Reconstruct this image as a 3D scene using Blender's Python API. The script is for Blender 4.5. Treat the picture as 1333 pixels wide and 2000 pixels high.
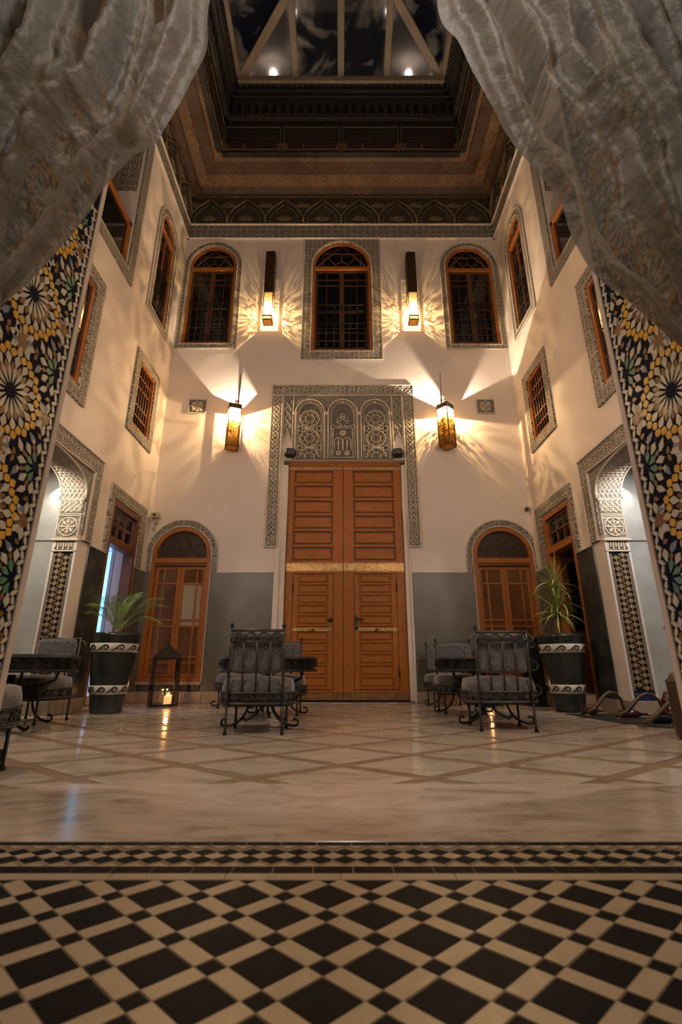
import bpy, bmesh, math, random
from math import sin, cos, pi, radians as rad, atan2, hypot
from mathutils import Vector, Matrix, noise
from mathutils.geometry import tessellate_polygon
random.seed(7)
S = bpy.context.scene
for o in list(bpy.data.objects): bpy.data.objects.remove(o)
COL = S.collection
# ---------------------------------------------------------------- camera
cam = bpy.data.objects.new('camera', bpy.data.cameras.new('camera')); COL.objects.link(cam)
cam.location = (0, 0, .5); cam.rotation_euler = (rad(90 + 18.05), 0, 0)
cam.data.sensor_fit = 'VERTICAL'; cam.data.sensor_height = 36; cam.data.sensor_width = 24
cam.data.lens = 930 / 2000 * 36
cam.data.clip_start = .05
cam.data.dof.use_dof = True; cam.data.dof.focus_distance = 7.0; cam.data.dof.aperture_fstop = 3.2
S.camera = cam
# ---------------------------------------------------------------- world and view
w = bpy.data.worlds.new('night'); S.world = w; w.use_nodes = True
w.node_tree.nodes['Background'].inputs[0].default_value = (.012, .014, .02, 1)
w.node_tree.nodes['Background'].inputs[1].default_value = .25
S.view_settings.view_transform = 'Standard'; S.view_settings.look = 'None'
S.view_settings.gamma = 1; S.view_settings.use_curve_mapping = False
S.view_settings.exposure = 0.0
# ---------------------------------------------------------------- lamps outside the frame, with added fill
def light(name, kind, loc, energy, color, size=.1, rot=None, parent=None, **kw):
    d = bpy.data.lights.new(name, kind); d.energy = energy; d.color = color
    if kind == 'AREA': d.size = size
    else: d.shadow_soft_size = size
    for k, v in kw.items(): setattr(d, k, v)
    o = bpy.data.objects.new(name, d); COL.objects.link(o); o.location = loc
    if rot: o.rotation_euler = rot
    if parent: o.parent = parent
    return o
WARM = (1, .80, .61)
SALON = light('salon_fill_light', 'POINT', (.05, .42, 4.3), 80, (1, .90, .80), .16)  # unseen fill added to light the curtains and the salon floor
# wall lamps of the courtyard's near wall, above and beside the salon opening
for sx in (-1, 1):
    light('near_wall_lamp_light', 'POINT', (sx * 2.35, 2.5, 3.1), 82, (1, .83, .71), .06)
    light('near_wall_upper_lamp_light', 'POINT', (sx * 1.35, 2.5, 6.3), 19, (1, .83, .71), .06)
# spotlights in the side passages, aimed at the tiled jambs
for sx in (-1, 1):
    light('passage_spot_light', 'SPOT', (sx * 3.62, 4.75, 2.75), 85, (1, .88, .72) if sx < 0 else (1, .95, .92), .03, (rad(50), 0, sx * rad(-4)), spot_size=rad(110), spot_blend=.5)
    light('passage_wash_light', 'SPOT', (sx * 3.72, 5.93, 2.85), 24, (1, .93, .82), .02, (rad(18), 0, 0), spot_size=rad(120), spot_blend=.7)
# unseen bluish light added to fill the side room behind the left door
light('side_room_light', 'POINT', (-4.75, 7.9, 2.0), 150, (.58, .70, 1), .25)
# ---------------------------------------------------------------- helpers
MX = 1      # mirror flag: -1 while the right wall is built
def tag(o, label=None, cat=None, group=None, kind=None):
    if label: o['label'] = label
    if cat: o['category'] = cat
    if group: o['group'] = group
    if kind: o['kind'] = kind
    return o
def mesh_of(name, bm, mats, smooth=False, mirror=None):
    if (MX if mirror is None else mirror) < 0:
        for v in bm.verts: v.co.x = -v.co.x
        bmesh.ops.reverse_faces(bm, faces=bm.faces[:])
    me = bpy.data.meshes.new(name); bm.to_mesh(me); bm.free()
    for m in (mats if isinstance(mats, (list, tuple)) else [mats]): me.materials.append(m)
    if smooth:
        for p in me.polygons: p.use_smooth = True
    return me
def inst(name, me, parent=None, loc=(0, 0, 0), rot=(0, 0, 0), scale=None):
    o = bpy.data.objects.new(name, me); COL.objects.link(o)
    o.location = loc; o.rotation_euler = rot
    if scale: o.scale = scale
    if parent: o.parent = parent
    return o
def obj(name, bm, mats, parent=None, loc=(0, 0, 0), rot=(0, 0, 0), smooth=False):
    return inst(name, mesh_of(name, bm, mats, smooth), parent, loc, rot)
def struct(name, bm, mats, label, loc=(0, 0, 0), rot=(0, 0, 0), smooth=False):
    o = obj(name, bm, mats, None, loc, rot, smooth); o['label'] = label; o['kind'] = 'structure'
    return o
def thing(name, label, cat, loc=(0, 0, 0), rotz=0, group=None, kind=None):
    o = bpy.data.objects.new(name, None); COL.objects.link(o); o.empty_display_size = .1
    o.location = loc; o.rotation_euler = (0, 0, rotz)
    if kind == 'structure': cat = None
    return tag(o, label, cat, group, kind)
def dup(root, loc=None, rotz=None, label=None):
    def cp(o, par):
        c = o.copy(); COL.objects.link(c); c.parent = par
        for ch in list(o.children): cp(ch, c)
        return c
    r = cp(root, root.parent)
    if loc is not None: r.location = loc
    if rotz is not None: r.rotation_euler = (0, 0, rotz)
    if label: r['label'] = label
    return r
def NB(): return bmesh.new()
def box(bm, x0, x1, y0, y1, z0, z1, bev=0, mat=0):
    vs = [bm.verts.new((x, y, z)) for x in (x0, x1) for y in (y0, y1) for z in (z0, z1)]
    fs = []
    for q in ((0, 1, 3, 2), (4, 6, 7, 5), (0, 4, 5, 1), (2, 3, 7, 6), (0, 2, 6, 4), (1, 5, 7, 3)):
        f = bm.faces.new([vs[i] for i in q]); f.material_index = mat; fs.append(f)
    if bev:
        es = list({e for f in fs for e in f.edges})
        r = bmesh.ops.bevel(bm, geom=es, offset=bev, segments=1, affect='EDGES', profile=.5)
        for f in r['faces']: f.material_index = mat
    return bm
def bx(*a, **k): return box(NB(), *a, **k)
def tube(bm, pts, r, n=6, closed=False, mat=0, cap=True):
    pts = [Vector(p) for p in pts]; N = len(pts); rings = []
    up = Vector((.31, .17, .93)).normalized()
    for i, p in enumerate(pts):
        a = pts[(i - 1) % N] if (closed or i) else p
        b = pts[(i + 1) % N] if (closed or i < N - 1) else p
        t = (b - a)
        t = t.normalized() if t.length > 1e-9 else Vector((0, 0, 1))
        u = up.cross(t)
        if u.length < .05: u = Vector((1, .2, 0)).cross(t)
        u.normalize(); v = t.cross(u)
        rr = r(i / max(1, N - 1)) if callable(r) else r
        rings.append([bm.verts.new(p + (u * cos(2 * pi * k / n) + v * sin(2 * pi * k / n)) * rr) for k in range(n)])
    for i in range(N if closed else N - 1):
        A, Bq = rings[i], rings[(i + 1) % N]
        for k in range(n):
            f = bm.faces.new([A[k], A[(k + 1) % n], Bq[(k + 1) % n], Bq[k]]); f.material_index = mat; f.smooth = True
    if not closed and cap:
        bm.faces.new(rings[0][::-1]).material_index = mat; bm.faces.new(rings[-1]).material_index = mat
    return bm
def lathe(bm, prof, n=32, cx=0, cy=0, mat=0, smooth=True):
    rings = [[bm.verts.new((cx + r * cos(2 * pi * k / n), cy + r * sin(2 * pi * k / n), z)) for k in range(n)] if r > 1e-5
             else [bm.verts.new((cx, cy, z))] for r, z in prof]
    for A, Bq in zip(rings, rings[1:]):
        for k in range(n):
            q = [A[k % len(A)], A[(k + 1) % len(A)], Bq[(k + 1) % len(Bq)], Bq[k % len(Bq)]]
            q = list(dict.fromkeys(q))
            if len(q) > 2:
                f = bm.faces.new(q); f.smooth = smooth; f.material_index = mat
    return bm
def prism(bm, loop, y0, y1, mat=0, axis='y'):
    """loop of (x,z) extruded from y0 (front) to y1"""
    P = (lambda a, b, y: (a, y, b)) if axis == 'y' else (lambda a, b, y: (a, b, y))
    A = [bm.verts.new(P(a, b, y0)) for a, b in loop]; Bq = [bm.verts.new(P(a, b, y1)) for a, b in loop]
    n = len(loop)
    bm.faces.new(A).material_index = mat
    bm.faces.new(Bq[::-1]).material_index = mat
    for i in range(n):
        bm.faces.new([A[i], Bq[i], Bq[(i + 1) % n], A[(i + 1) % n]]).material_index = mat
    bmesh.ops.recalc_face_normals(bm, faces=bm.faces[:])
    return bm
def panel(bm, outer, holes, y0, y1, mat=0, matside=None):
    """flat slab of outline `outer` (x,z) with holes, front at y0, back at y1, sides of every loop closed"""
    loops = [outer] + holes; pl = [[Vector((a, b, 0)) for a, b in l] for l in loops]
    tri = tessellate_polygon(pl); flat = [p for l in loops for p in l]
    for y in (y0, y1):
        vs = [bm.verts.new((a, y, b)) for a, b in flat]
        for t in tri:
            try: bm.faces.new([vs[i] for i in t]).material_index = mat
            except ValueError: pass
        if y == y0: F = vs
        else: K = vs
    s = 0
    for l in loops:
        n = len(l)
        for i in range(n):
            a, b = s + i, s + (i + 1) % n
            f = bm.faces.new([F[a], K[a], K[b], F[b]]); f.material_index = mat if matside is None else matside
        s += n
    bmesh.ops.recalc_face_normals(bm, faces=bm.faces[:])
    return bm
def arch(x0, x1, z0, zs, rise=None, seg=24):
    """closed loop: legs x0..x1 from z0 to zs, elliptical top"""
    c, r = (x0 + x1) / 2, (x1 - x0) / 2; h = r if rise is None else rise
    return [(x0, z0), (x1, z0)] + [(c + r * cos(pi * k / seg), zs + h * sin(pi * k / seg)) for k in range(seg + 1)]
def rect(x0, x1, z0, z1): return [(x0, z0), (x1, z0), (x1, z1), (x0, z1)]
def arc3(cx, cz, rx, rz, a0, a1, n, y): return [(cx + rx * cos(a0 + (a1 - a0) * k / n), y, cz + rz * sin(a0 + (a1 - a0) * k / n)) for k in range(n + 1)]
# ---------------------------------------------------------------- materials
def mat(name, col, rough=.6, metal=0, var=.12, scale=6, bump=0, bscale=30, spec=.5, emit=None, coat=0, stretch=None, sheen=0):
    m = bpy.data.materials.new(name); m.use_nodes = True; nt = m.node_tree; N = nt.nodes; Lk = nt.links
    p = N['Principled BSDF']; p.inputs['Roughness'].default_value = rough; p.inputs['Metallic'].default_value = metal
    p.inputs['Specular IOR Level'].default_value = spec; p.inputs['Coat Weight'].default_value = coat
    p.inputs['Sheen Weight'].default_value = sheen
    p.inputs['Base Color'].default_value = (*col, 1)
    tc = N.new('ShaderNodeTexCoord'); vec = tc.outputs['Object']
    if stretch:
        mp = N.new('ShaderNodeMapping'); mp.inputs['Scale'].default_value = stretch; Lk.new(vec, mp.inputs[0]); vec = mp.outputs[0]
    if var:
        nz = N.new('ShaderNodeTexNoise'); nz.inputs['Scale'].default_value = scale; nz.inputs['Detail'].default_value = 6; nz.inputs['Roughness'].default_value = .62
        Lk.new(vec, nz.inputs['Vector'])
        rp = N.new('ShaderNodeValToRGB'); rp.color_ramp.elements[0].position = .3; rp.color_ramp.elements[1].position = .7
        rp.color_ramp.elements[0].color = (*[c * (1 - var) for c in col], 1); rp.color_ramp.elements[1].color = (*[min(1, c * (1 + var)) for c in col], 1)
        Lk.new(nz.outputs[0], rp.inputs[0]); Lk.new(rp.outputs[0], p.inputs['Base Color'])
    if bump:
        n2 = N.new('ShaderNodeTexNoise'); n2.inputs['Scale'].default_value = bscale; n2.inputs['Detail'].default_value = 5
        Lk.new(vec, n2.inputs['Vector'])
        b = N.new('ShaderNodeBump'); b.inputs['Strength'].default_value = bump; b.inputs['Distance'].default_value = .02
        Lk.new(n2.outputs[0], b.inputs['Height']); Lk.new(b.outputs[0], p.inputs['Normal'])
    if emit:
        p.inputs['Emission Color'].default_value = (*emit[0], 1); p.inputs['Emission Strength'].default_value = emit[1]
    return m
def carved(name, light, dark, scale=14, bump=.6, plane='xz', rnd=.35, rough=.8):
    """carved plaster or wood: pale relief lines over a darker ground"""
    m = mat(name, light, rough, var=0); nt = m.node_tree; N = nt.nodes; Lk = nt.links; p = N['Principled BSDF']
    tc = N.new('ShaderNodeTexCoord'); sp = N.new('ShaderNodeSeparateXYZ'); cb = N.new('ShaderNodeCombineXYZ')
    Lk.new(tc.outputs['Object'], sp.inputs[0]); Lk.new(sp.outputs[plane[0].upper()], cb.inputs[0]); Lk.new(sp.outputs[plane[1].upper()], cb.inputs[1])
    def math_(op, a, b=None, c=None):
        n = N.new('ShaderNodeMath'); n.operation = op
        for i, v in enumerate((a, b, c)):
            if v is None: continue
            if isinstance(v, (int, float)): n.inputs[i].default_value = v
            else: Lk.new(v, n.inputs[i])
        return n.outputs[0]
    v1 = N.new('ShaderNodeTexVoronoi'); v1.voronoi_dimensions = '2D'; v1.feature = 'DISTANCE_TO_EDGE'; v1.inputs['Scale'].default_value = scale; v1.inputs['Randomness'].default_value = rnd
    v2 = N.new('ShaderNodeTexVoronoi'); v2.voronoi_dimensions = '2D'; v2.feature = 'F1'; v2.inputs['Scale'].default_value = scale; v2.inputs['Randomness'].default_value = rnd
    v3 = N.new('ShaderNodeTexVoronoi'); v3.voronoi_dimensions = '2D'; v3.feature = 'F1'; v3.inputs['Scale'].default_value = scale * 2.6; v3.inputs['Randomness'].default_value = .6
    for v in (v1, v2, v3): Lk.new(cb.outputs[0], v.inputs['Vector'])
    edge = math_('SUBTRACT', 1, math_('MULTIPLY', v1.outputs['Distance'], 9))
    ring = math_('SUBTRACT', 1, math_('MULTIPLY', math_('ABSOLUTE', math_('SUBTRACT', v2.outputs['Distance'], .27)), 13))
    dots = math_('SUBTRACT', .8, math_('MULTIPLY', v3.outputs['Distance'], 3.4))
    h = math_('MAXIMUM', math_('MAXIMUM', edge, ring), dots)
    mr = N.new('ShaderNodeMapRange'); mr.interpolation_type = 'SMOOTHSTEP'; mr.inputs[1].default_value = .12; mr.inputs[2].default_value = .5
    Lk.new(h, mr.inputs[0])
    mx = N.new('ShaderNodeMix'); mx.data_type = 'RGBA'
    mx.inputs[6].default_value = (*dark, 1); mx.inputs[7].default_value = (*light, 1)
    Lk.new(mr.outputs[0], mx.inputs[0]); Lk.new(mx.outputs[2], p.inputs['Base Color'])
    b = N.new('ShaderNodeBump'); b.inputs['Strength'].default_value = bump; b.inputs['Distance'].default_value = .03
    Lk.new(mr.outputs[0], b.inputs['Height']); Lk.new(b.outputs[0], p.inputs['Normal'])
    return m
def marble(name, c1, c2, rough, scale=1.6, coat=0):
    m = mat(name, c1, rough, var=0, coat=coat); nt = m.node_tree; N = nt.nodes; Lk = nt.links; p = N['Principled BSDF']
    tc = N.new('ShaderNodeTexCoord'); mp = N.new('ShaderNodeMapping'); mp.inputs['Scale'].default_value = (1, 2.2, 1); mp.inputs['Rotation'].default_value = (0, 0, .2)
    gm = N.new('ShaderNodeNewGeometry')
    Lk.new(gm.outputs['Position'], mp.inputs[0])
    n1 = N.new('ShaderNodeTexNoise'); n1.inputs['Scale'].default_value = scale; n1.inputs['Detail'].default_value = 9; n1.inputs['Roughness'].default_value = .68; n1.inputs['Distortion'].default_value = 1.4
    Lk.new(mp.outputs[0], n1.inputs['Vector'])
    r = N.new('ShaderNodeValToRGB'); e = r.color_ramp.elements; e[0].position = .36; e[0].color = (*c2, 1); e[1].position = .62; e[1].color = (*c1, 1)
    k = e.new(.47); k.color = (*[(a * .65 + b * .35) for a, b in zip(c1, c2)], 1)
    Lk.new(n1.outputs[0], r.inputs[0]); Lk.new(r.outputs[0], p.inputs['Base Color'])
    rr = N.new('ShaderNodeMapRange'); rr.inputs[3].default_value = rough * .7; rr.inputs[4].default_value = rough * 1.5
    Lk.new(n1.outputs[0], rr.inputs[0]); Lk.new(rr.outputs[0], p.inputs['Roughness'])
    return m
PLASTER = mat('plaster', (.62, .54, .465), .75, var=.06, scale=1.3, bump=.12, bscale=9)
JAMBP = mat('jamb_plaster', (.56, .46, .38), .7, var=.06, scale=2)
STUCCO = carved('carved_stucco', (.40, .35, .28), (.085, .075, .06), 11)
STUCCO_F = carved('carved_stucco_fine', (.33, .295, .235), (.10, .088, .07), 19)
STUCCO_B = carved('carved_stucco_bold', (.36, .32, .255), (.075, .067, .054), 7.5, rnd=.2)
STUCCO_L = mat('stucco_relief', (.52, .45, .36), .8, var=.08, scale=12, bump=.2, bscale=60)
STUCCO_D = mat('stucco_ground', (.13, .115, .095), .85, var=.2, scale=20, bump=.3, bscale=50)
DADO = mat('grey_tadelakt', (.104, .097, .076), .38, var=.22, scale=2.2, bump=.1, bscale=6)
DADO_D = mat('dark_marble', (.035, .04, .036), .16, var=.6, scale=3.2)
PASSW = mat('pale_grey_tadelakt', (.36, .36, .34), .42, var=.16, scale=2.4, bump=.08)
MARB = marble('floor_marble', (.60, .52, .42), (.38, .32, .25), .12, 1.7)
THRESH = marble('threshold_marble', (.62, .52, .42), (.36, .28, .21), .16, 2.6)
JOINT = mat('brown_mosaic_joint', (.24, .165, .10), .35, var=.5, scale=26)
BASEM = marble('baseboard_marble', (.36, .29, .22), (.25, .19, .14), .2, 3)
T_DARK = mat('dark_tile_glaze', (.006, .006, .008), .5, spec=.05, var=.5, scale=16, bump=.08, bscale=30)
T_CREAM = mat('cream_tile_glaze', (.42, .33, .22), .40, var=.16, scale=12, bump=.08, bscale=30)
GROUT = mat('tile_grout', (.24, .18, .115), .7)
Z = {'white': mat('white_zellige', (.50, .45, .35), .32, var=.14, scale=30, bump=.06, bscale=20, spec=.18),
     'black': mat('navy_zellige', (.010, .012, .026), .5, var=.4, scale=30, spec=.02),
     'brown': mat('brown_zellige', (.20, .095, .03), .32, var=.3, scale=30, bump=.06, bscale=20, spec=.18),
     'yellow': mat('yellow_zellige', (.60, .33, .04), .32, var=.2, scale=30, bump=.06, bscale=20, spec=.18),
     'green': mat('green_zellige', (.10, .20, .12), .32, var=.3, scale=30, bump=.06, bscale=20, spec=.18),
     'grey': mat('grey_blue_zellige', (.16, .18, .22), .32, var=.3, scale=30, bump=.06, bscale=20, spec=.18)}
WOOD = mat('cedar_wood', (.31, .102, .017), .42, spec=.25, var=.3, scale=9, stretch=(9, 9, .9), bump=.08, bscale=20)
WOOD_H = mat('cedar_wood_across', (.31, .102, .018), .42, spec=.25, var=.3, scale=9, stretch=(.9, 9, 9), bump=.08, bscale=20)
WOOD_D = mat('dark_cedar', (.12, .042, .014), .45, var=.35, scale=9, stretch=(9, 9, .9))
CARVW = carved('carved_dark_wood', (.075, .038, .02), (.018, .010, .006), 17, .9, rnd=.7, rough=.5)
FRIEZEW = carved('carved_frieze_wood', (.10, .075, .042), (.028, .018, .011), 9, .8, rnd=.8, rough=.6)
BEAM = mat('speckled_cornice_wood', (.17, .092, .042), .6, var=.5, scale=26, bump=.3, bscale=70)
BEAM_D = mat('dark_cornice_wood', (.085, .045, .023), .6, var=.5, scale=26, bump=.3, bscale=70)
LOFT = mat('painted_dark_wood', (.020, .019, .017), .5, var=.4, scale=8)
LOFT_P = mat('dark_red_panel', (.035, .016, .012), .5, var=.4, scale=8)
LOFT_G = mat('tarnished_gold_line', (.12, .095, .045), .5, var=.3, scale=12)
WHITEP = mat('white_painted_steel', (.30, .245, .18), .4, var=.08, scale=5)
BRASS = mat('hammered_brass', (.42, .25, .10), .34, metal=.85, var=.35, scale=18, bump=.35, bscale=24)
BRONZE = mat('aged_bronze', (.10, .06, .03), .45, metal=.8, var=.3, scale=14, bump=.2)
IRON = mat('black_wrought_iron', (.022, .022, .022), .42, metal=.5, var=.3, scale=20)
IRON_G = mat('lighter_grey_iron', (.07, .067, .06), .4, metal=.6, var=.3, scale=20)  # an even grey, lighter than the black iron
VELVET = mat('grey_velvet', (.085, .08, .082), .8, var=.6, scale=34, bump=.25, bscale=60, sheen=.5)
POT = mat('dark_glazed_pot', (.018, .022, .019), .22, var=.4, scale=6)
POTW = mat('white_pot_band', (.46, .43, .36), .5, var=.15, scale=16)
POTB = mat('black_scroll_paint', (.015, .015, .015), .5, var=0)
SOIL = mat('potting_soil', (.03, .02, .012), .95, var=.4, scale=40, bump=.6)
LEAF = mat('palm_leaf', (.17, .26, .05), .5, var=.35, scale=7)
LEAF2 = mat('yucca_leaf', (.20, .25, .06), .45, var=.35, scale=5)  # yucca greens brightened to carry the light of a spot
LEAF3 = mat('pale_yucca_leaf', (.33, .33, .11), .45, var=.3, scale=5)
STEM = mat('plant_stem', (.14, .10, .04), .7, var=.3)
DGLASS = mat('dark_window_glass', (.006, .006, .007), .06, var=0, bump=.03, bscale=4)  # opaque near-black colour stands in for the unlit rooms behind
PANE_B = mat('brown_backed_glass', (.13, .055, .02), .12, var=.3, scale=3)
PANE_P = mat('pale_backed_glass', (.36, .29, .19), .12, var=.15, scale=2)
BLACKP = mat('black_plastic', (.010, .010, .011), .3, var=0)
GREYP = mat('grey_speaker_cone', (.06, .06, .06), .5, var=0)
BEIGEP = mat('beige_plastic', (.42, .34, .24), .5, var=0)
WAX = mat('candle_wax', (.85, .62, .36), .5, var=.05, emit=((1, .50, .16), 1.1))  # faint emission paints the flame's glow into the wax
FLAME = mat('candle_flame', (1, .7, .3), .5, var=0, emit=((1, .62, .22), 30))
BULB = mat('lamp_bulb', (1, .9, .7), .5, var=0, emit=((1, .80, .50), 40))
LEDB = mat('blue_led', (.1, .1, 1), .5, var=0, emit=((.15, .12, 1), 6))
CYAN = mat('lit_blue_window', (.2, .6, .8), .4, var=0, emit=((.16, .62, .86), 1.6))
GREENF = mat('green_painted_frame', (.10, .26, .05), .5, var=0)
ROOMW = mat('side_room_plaster', (.46, .44, .50), .7, var=.05)
REDG = mat('dark_red_glass', (.05, .008, .010), .08, var=0, coat=.6)
MATD = mat('dark_rubber_mat', (.022, .019, .015), .55, var=.5, scale=10, bump=.2)
PIPE = mat('weathered_brown_pipe', (.07, .042, .022), .45, var=.4, scale=14)
LEATH = mat('brown_leather', (.05, .03, .018), .5, var=.3, scale=9, bump=.2)
def glassmat(name, rough, tint, dirt):
    m = bpy.data.materials.new(name); m.use_nodes = True; nt = m.node_tree; N = nt.nodes; Lk = nt.links
    N.remove(N['Principled BSDF']); out = N['Material Output']
    t = N.new('ShaderNodeBsdfTransparent'); t.inputs[0].default_value = (*tint, 1)
    g = N.new('ShaderNodeBsdfGlossy'); g.inputs['Roughness'].default_value = rough
    f = N.new('ShaderNodeFresnel'); f.inputs[0].default_value = 1.5
    mx = N.new('ShaderNodeMixShader'); Lk.new(f.outputs[0], mx.inputs[0]); Lk.new(t.outputs[0], mx.inputs[1]); Lk.new(g.outputs[0], mx.inputs[2])
    if dirt:
        d = N.new('ShaderNodeBsdfDiffuse'); d.inputs[0].default_value = (.5, .5, .5, 1)
        nz = N.new('ShaderNodeTexNoise'); nz.inputs['Scale'].default_value = 1.5; nz.inputs['Detail'].default_value = 3; nz.inputs['Distortion'].default_value = 1.5
        tc = N.new('ShaderNodeTexCoord'); Lk.new(tc.outputs['Object'], nz.inputs['Vector'])
        mr = N.new('ShaderNodeMapRange'); mr.inputs[1].default_value = .50; mr.inputs[2].default_value = .72; mr.inputs[3].default_value = 0; mr.inputs[4].default_value = dirt
        Lk.new(nz.outputs[0], mr.inputs[0])
        m2 = N.new('ShaderNodeMixShader'); Lk.new(mr.outputs[0], m2.inputs[0]); Lk.new(mx.outputs[0], m2.inputs[1]); Lk.new(d.outputs[0], m2.inputs[2]); mx = m2
    Lk.new(mx.outputs[0], out.inputs[0]); return m
SKYGL = glassmat('dusty_roof_glass', .05, (.8, .8, .8), .5)
CLEAR = glassmat('clear_glass', .02, (.96, .96, .95), 0)
def lampglass(name, c0, c1, scale, tr):
    """hammered amber glass: lets patterned light through and glows"""
    m = bpy.data.materials.new(name); m.use_nodes = True; nt = m.node_tree; N = nt.nodes; Lk = nt.links
    N.remove(N['Principled BSDF']); out = N['Material Output']
    tc = N.new('ShaderNodeTexCoord'); nz = N.new('ShaderNodeTexNoise'); nz.inputs['Scale'].default_value = scale; nz.inputs['Detail'].default_value = 3; nz.inputs['Distortion'].default_value = 2.0
    Lk.new(tc.outputs['Object'], nz.inputs['Vector'])
    r = N.new('ShaderNodeValToRGB'); e = r.color_ramp.elements; e[0].position = .44; e[0].color = (*c0, 1); e[1].position = .54; e[1].color = (*c1, 1)
    Lk.new(nz.outputs[0], r.inputs[0])
    t = N.new('ShaderNodeBsdfTransparent'); Lk.new(r.outputs[0], t.inputs[0])
    d = N.new('ShaderNodeBsdfTranslucent'); d.inputs[0].default_value = (.8, .60, .33, 1)
    mx = N.new('ShaderNodeMixShader'); mx.inputs[0].default_value = 1 - tr
    Lk.new(t.outputs[0], mx.inputs[1]); Lk.new(d.outputs[0], mx.inputs[2]); Lk.new(mx.outputs[0], out.inputs[0]); return m
LGLASS = lampglass('hammered_amber_glass', (.10, .07, .035), (1, .9, .68), 52, .80)
LGLASS_C = lampglass('thin_clear_glass', (.70, .62, .48), (1, .92, .75), 20, .85)
LGLASS_B = lampglass('frosted_base_glass', (.05, .04, .02), (.2, .15, .1), 30, .25)
# curtain cloth
def curtainmat():
    m = mat('silver_taupe_sheer', (.20, .185, .165), .5, var=.3, scale=5, bump=.8, bscale=14, metal=.0, spec=.45, sheen=.3)
    nt = m.node_tree; N = nt.nodes; Lk = nt.links; p = N['Principled BSDF']; out = N['Material Output']
    tr = N.new('ShaderNodeBsdfTransparent'); tl = N.new('ShaderNodeBsdfTranslucent'); tl.inputs[0].default_value = (.30, .26, .21, 1)
    a = N.new('ShaderNodeMixShader'); a.inputs[0].default_value = .30; Lk.new(p.outputs[0], a.inputs[1]); Lk.new(tl.outputs[0], a.inputs[2])
    b = N.new('ShaderNodeMixShader'); b.inputs[0].default_value = .17; Lk.new(a.outputs[0], b.inputs[1]); Lk.new(tr.outputs[0], b.inputs[2])
    Lk.new(b.outputs[0], out.inputs[0]); return m
CURT = curtainmat()
CARVR = mat('carved_wood_relief', (.085, .045, .022), .5, var=.4, scale=20)
BRASSD = mat('dull_brass', (.24, .14, .055), .45, metal=.7, var=.4, scale=10, bump=.2)
BRONZB = mat('tarnished_brass_strip', (.33, .19, .08), .45, metal=.55, var=.3, scale=10)
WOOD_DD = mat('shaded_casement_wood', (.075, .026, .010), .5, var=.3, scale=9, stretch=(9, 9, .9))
# ================================================================ SETTING
BW = thing('wall_back', 'tall cream plaster wall at the far end of the courtyard', None, (0, 7.5, 0), kind='structure')
# ---- back wall with openings
W_TOP = 9.15
bm = NB()
panel(bm, rect(-3.13, 3.13, 0, W_TOP), [
    rect(-.985, 1.095, .005, 3.88)[:],
    arch(-3.03, -2.09, .30, 2.215, .46), arch(2.125, 3.085, .30, 2.215, .46),
    arch(-.555, .585, 6.10, 8.10, .60), arch(-3.00, -2.08, 6.26, 8.08, .50), arch(2.08, 3.00, 6.24, 8.06, .50)], 0, .30)
obj('plaster_face', bm, PLASTER, BW)
obj('backing', bx(-3.5, 3.5, .32, .4, 0, W_TOP), BLACKP, BW)
# grey dado either side of the main door, with a thin plaster ledge on top
for a, b in ((-2.075, -1.07), (1.125, 2.11)):
    obj('dado', bx(a, b, -.012, .004, .16, 1.925, .004), DADO, BW)
    obj('dado_ledge', bx(a, b, -.022, .004, 1.925, 1.94, .003), PLASTER, BW)
for a, b in ((-3.13, -3.035), (3.09, 3.13)):
    obj('dado', bx(a, b, -.012, .004, .16, 1.925, .004), DADO, BW)
for a, b in ((-3.03, -2.085), (2.12, 3.09)):
    obj('sill_slab', bx(a, b, -.014, .004, .16, .30, .004), DADO_D, BW)
bbs = thing('baseboard_back', 'beige marble baseboard along the far wall', None, (0, 7.5, 0), kind='structure')
for a, b in ((-3.13, -2.6), (-2.6, -2.05), (-2.05, -1.5), (-1.5, -1.07), (1.125, 1.7), (1.7, 2.25), (2.25, 2.8), (2.8, 3.13)):
    obj('baseboard_slab', bx(a + .003, b - .003, -.028, .0, 0, .155, .005), BASEM, bbs)
# white door jambs
for a, b in ((-1.07, -.985), (1.095, 1.125)):
    obj('door_jamb_strip', bx(a, b, -.016, .004, 0.0, 2.345, .004), PLASTER, BW)
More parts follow.
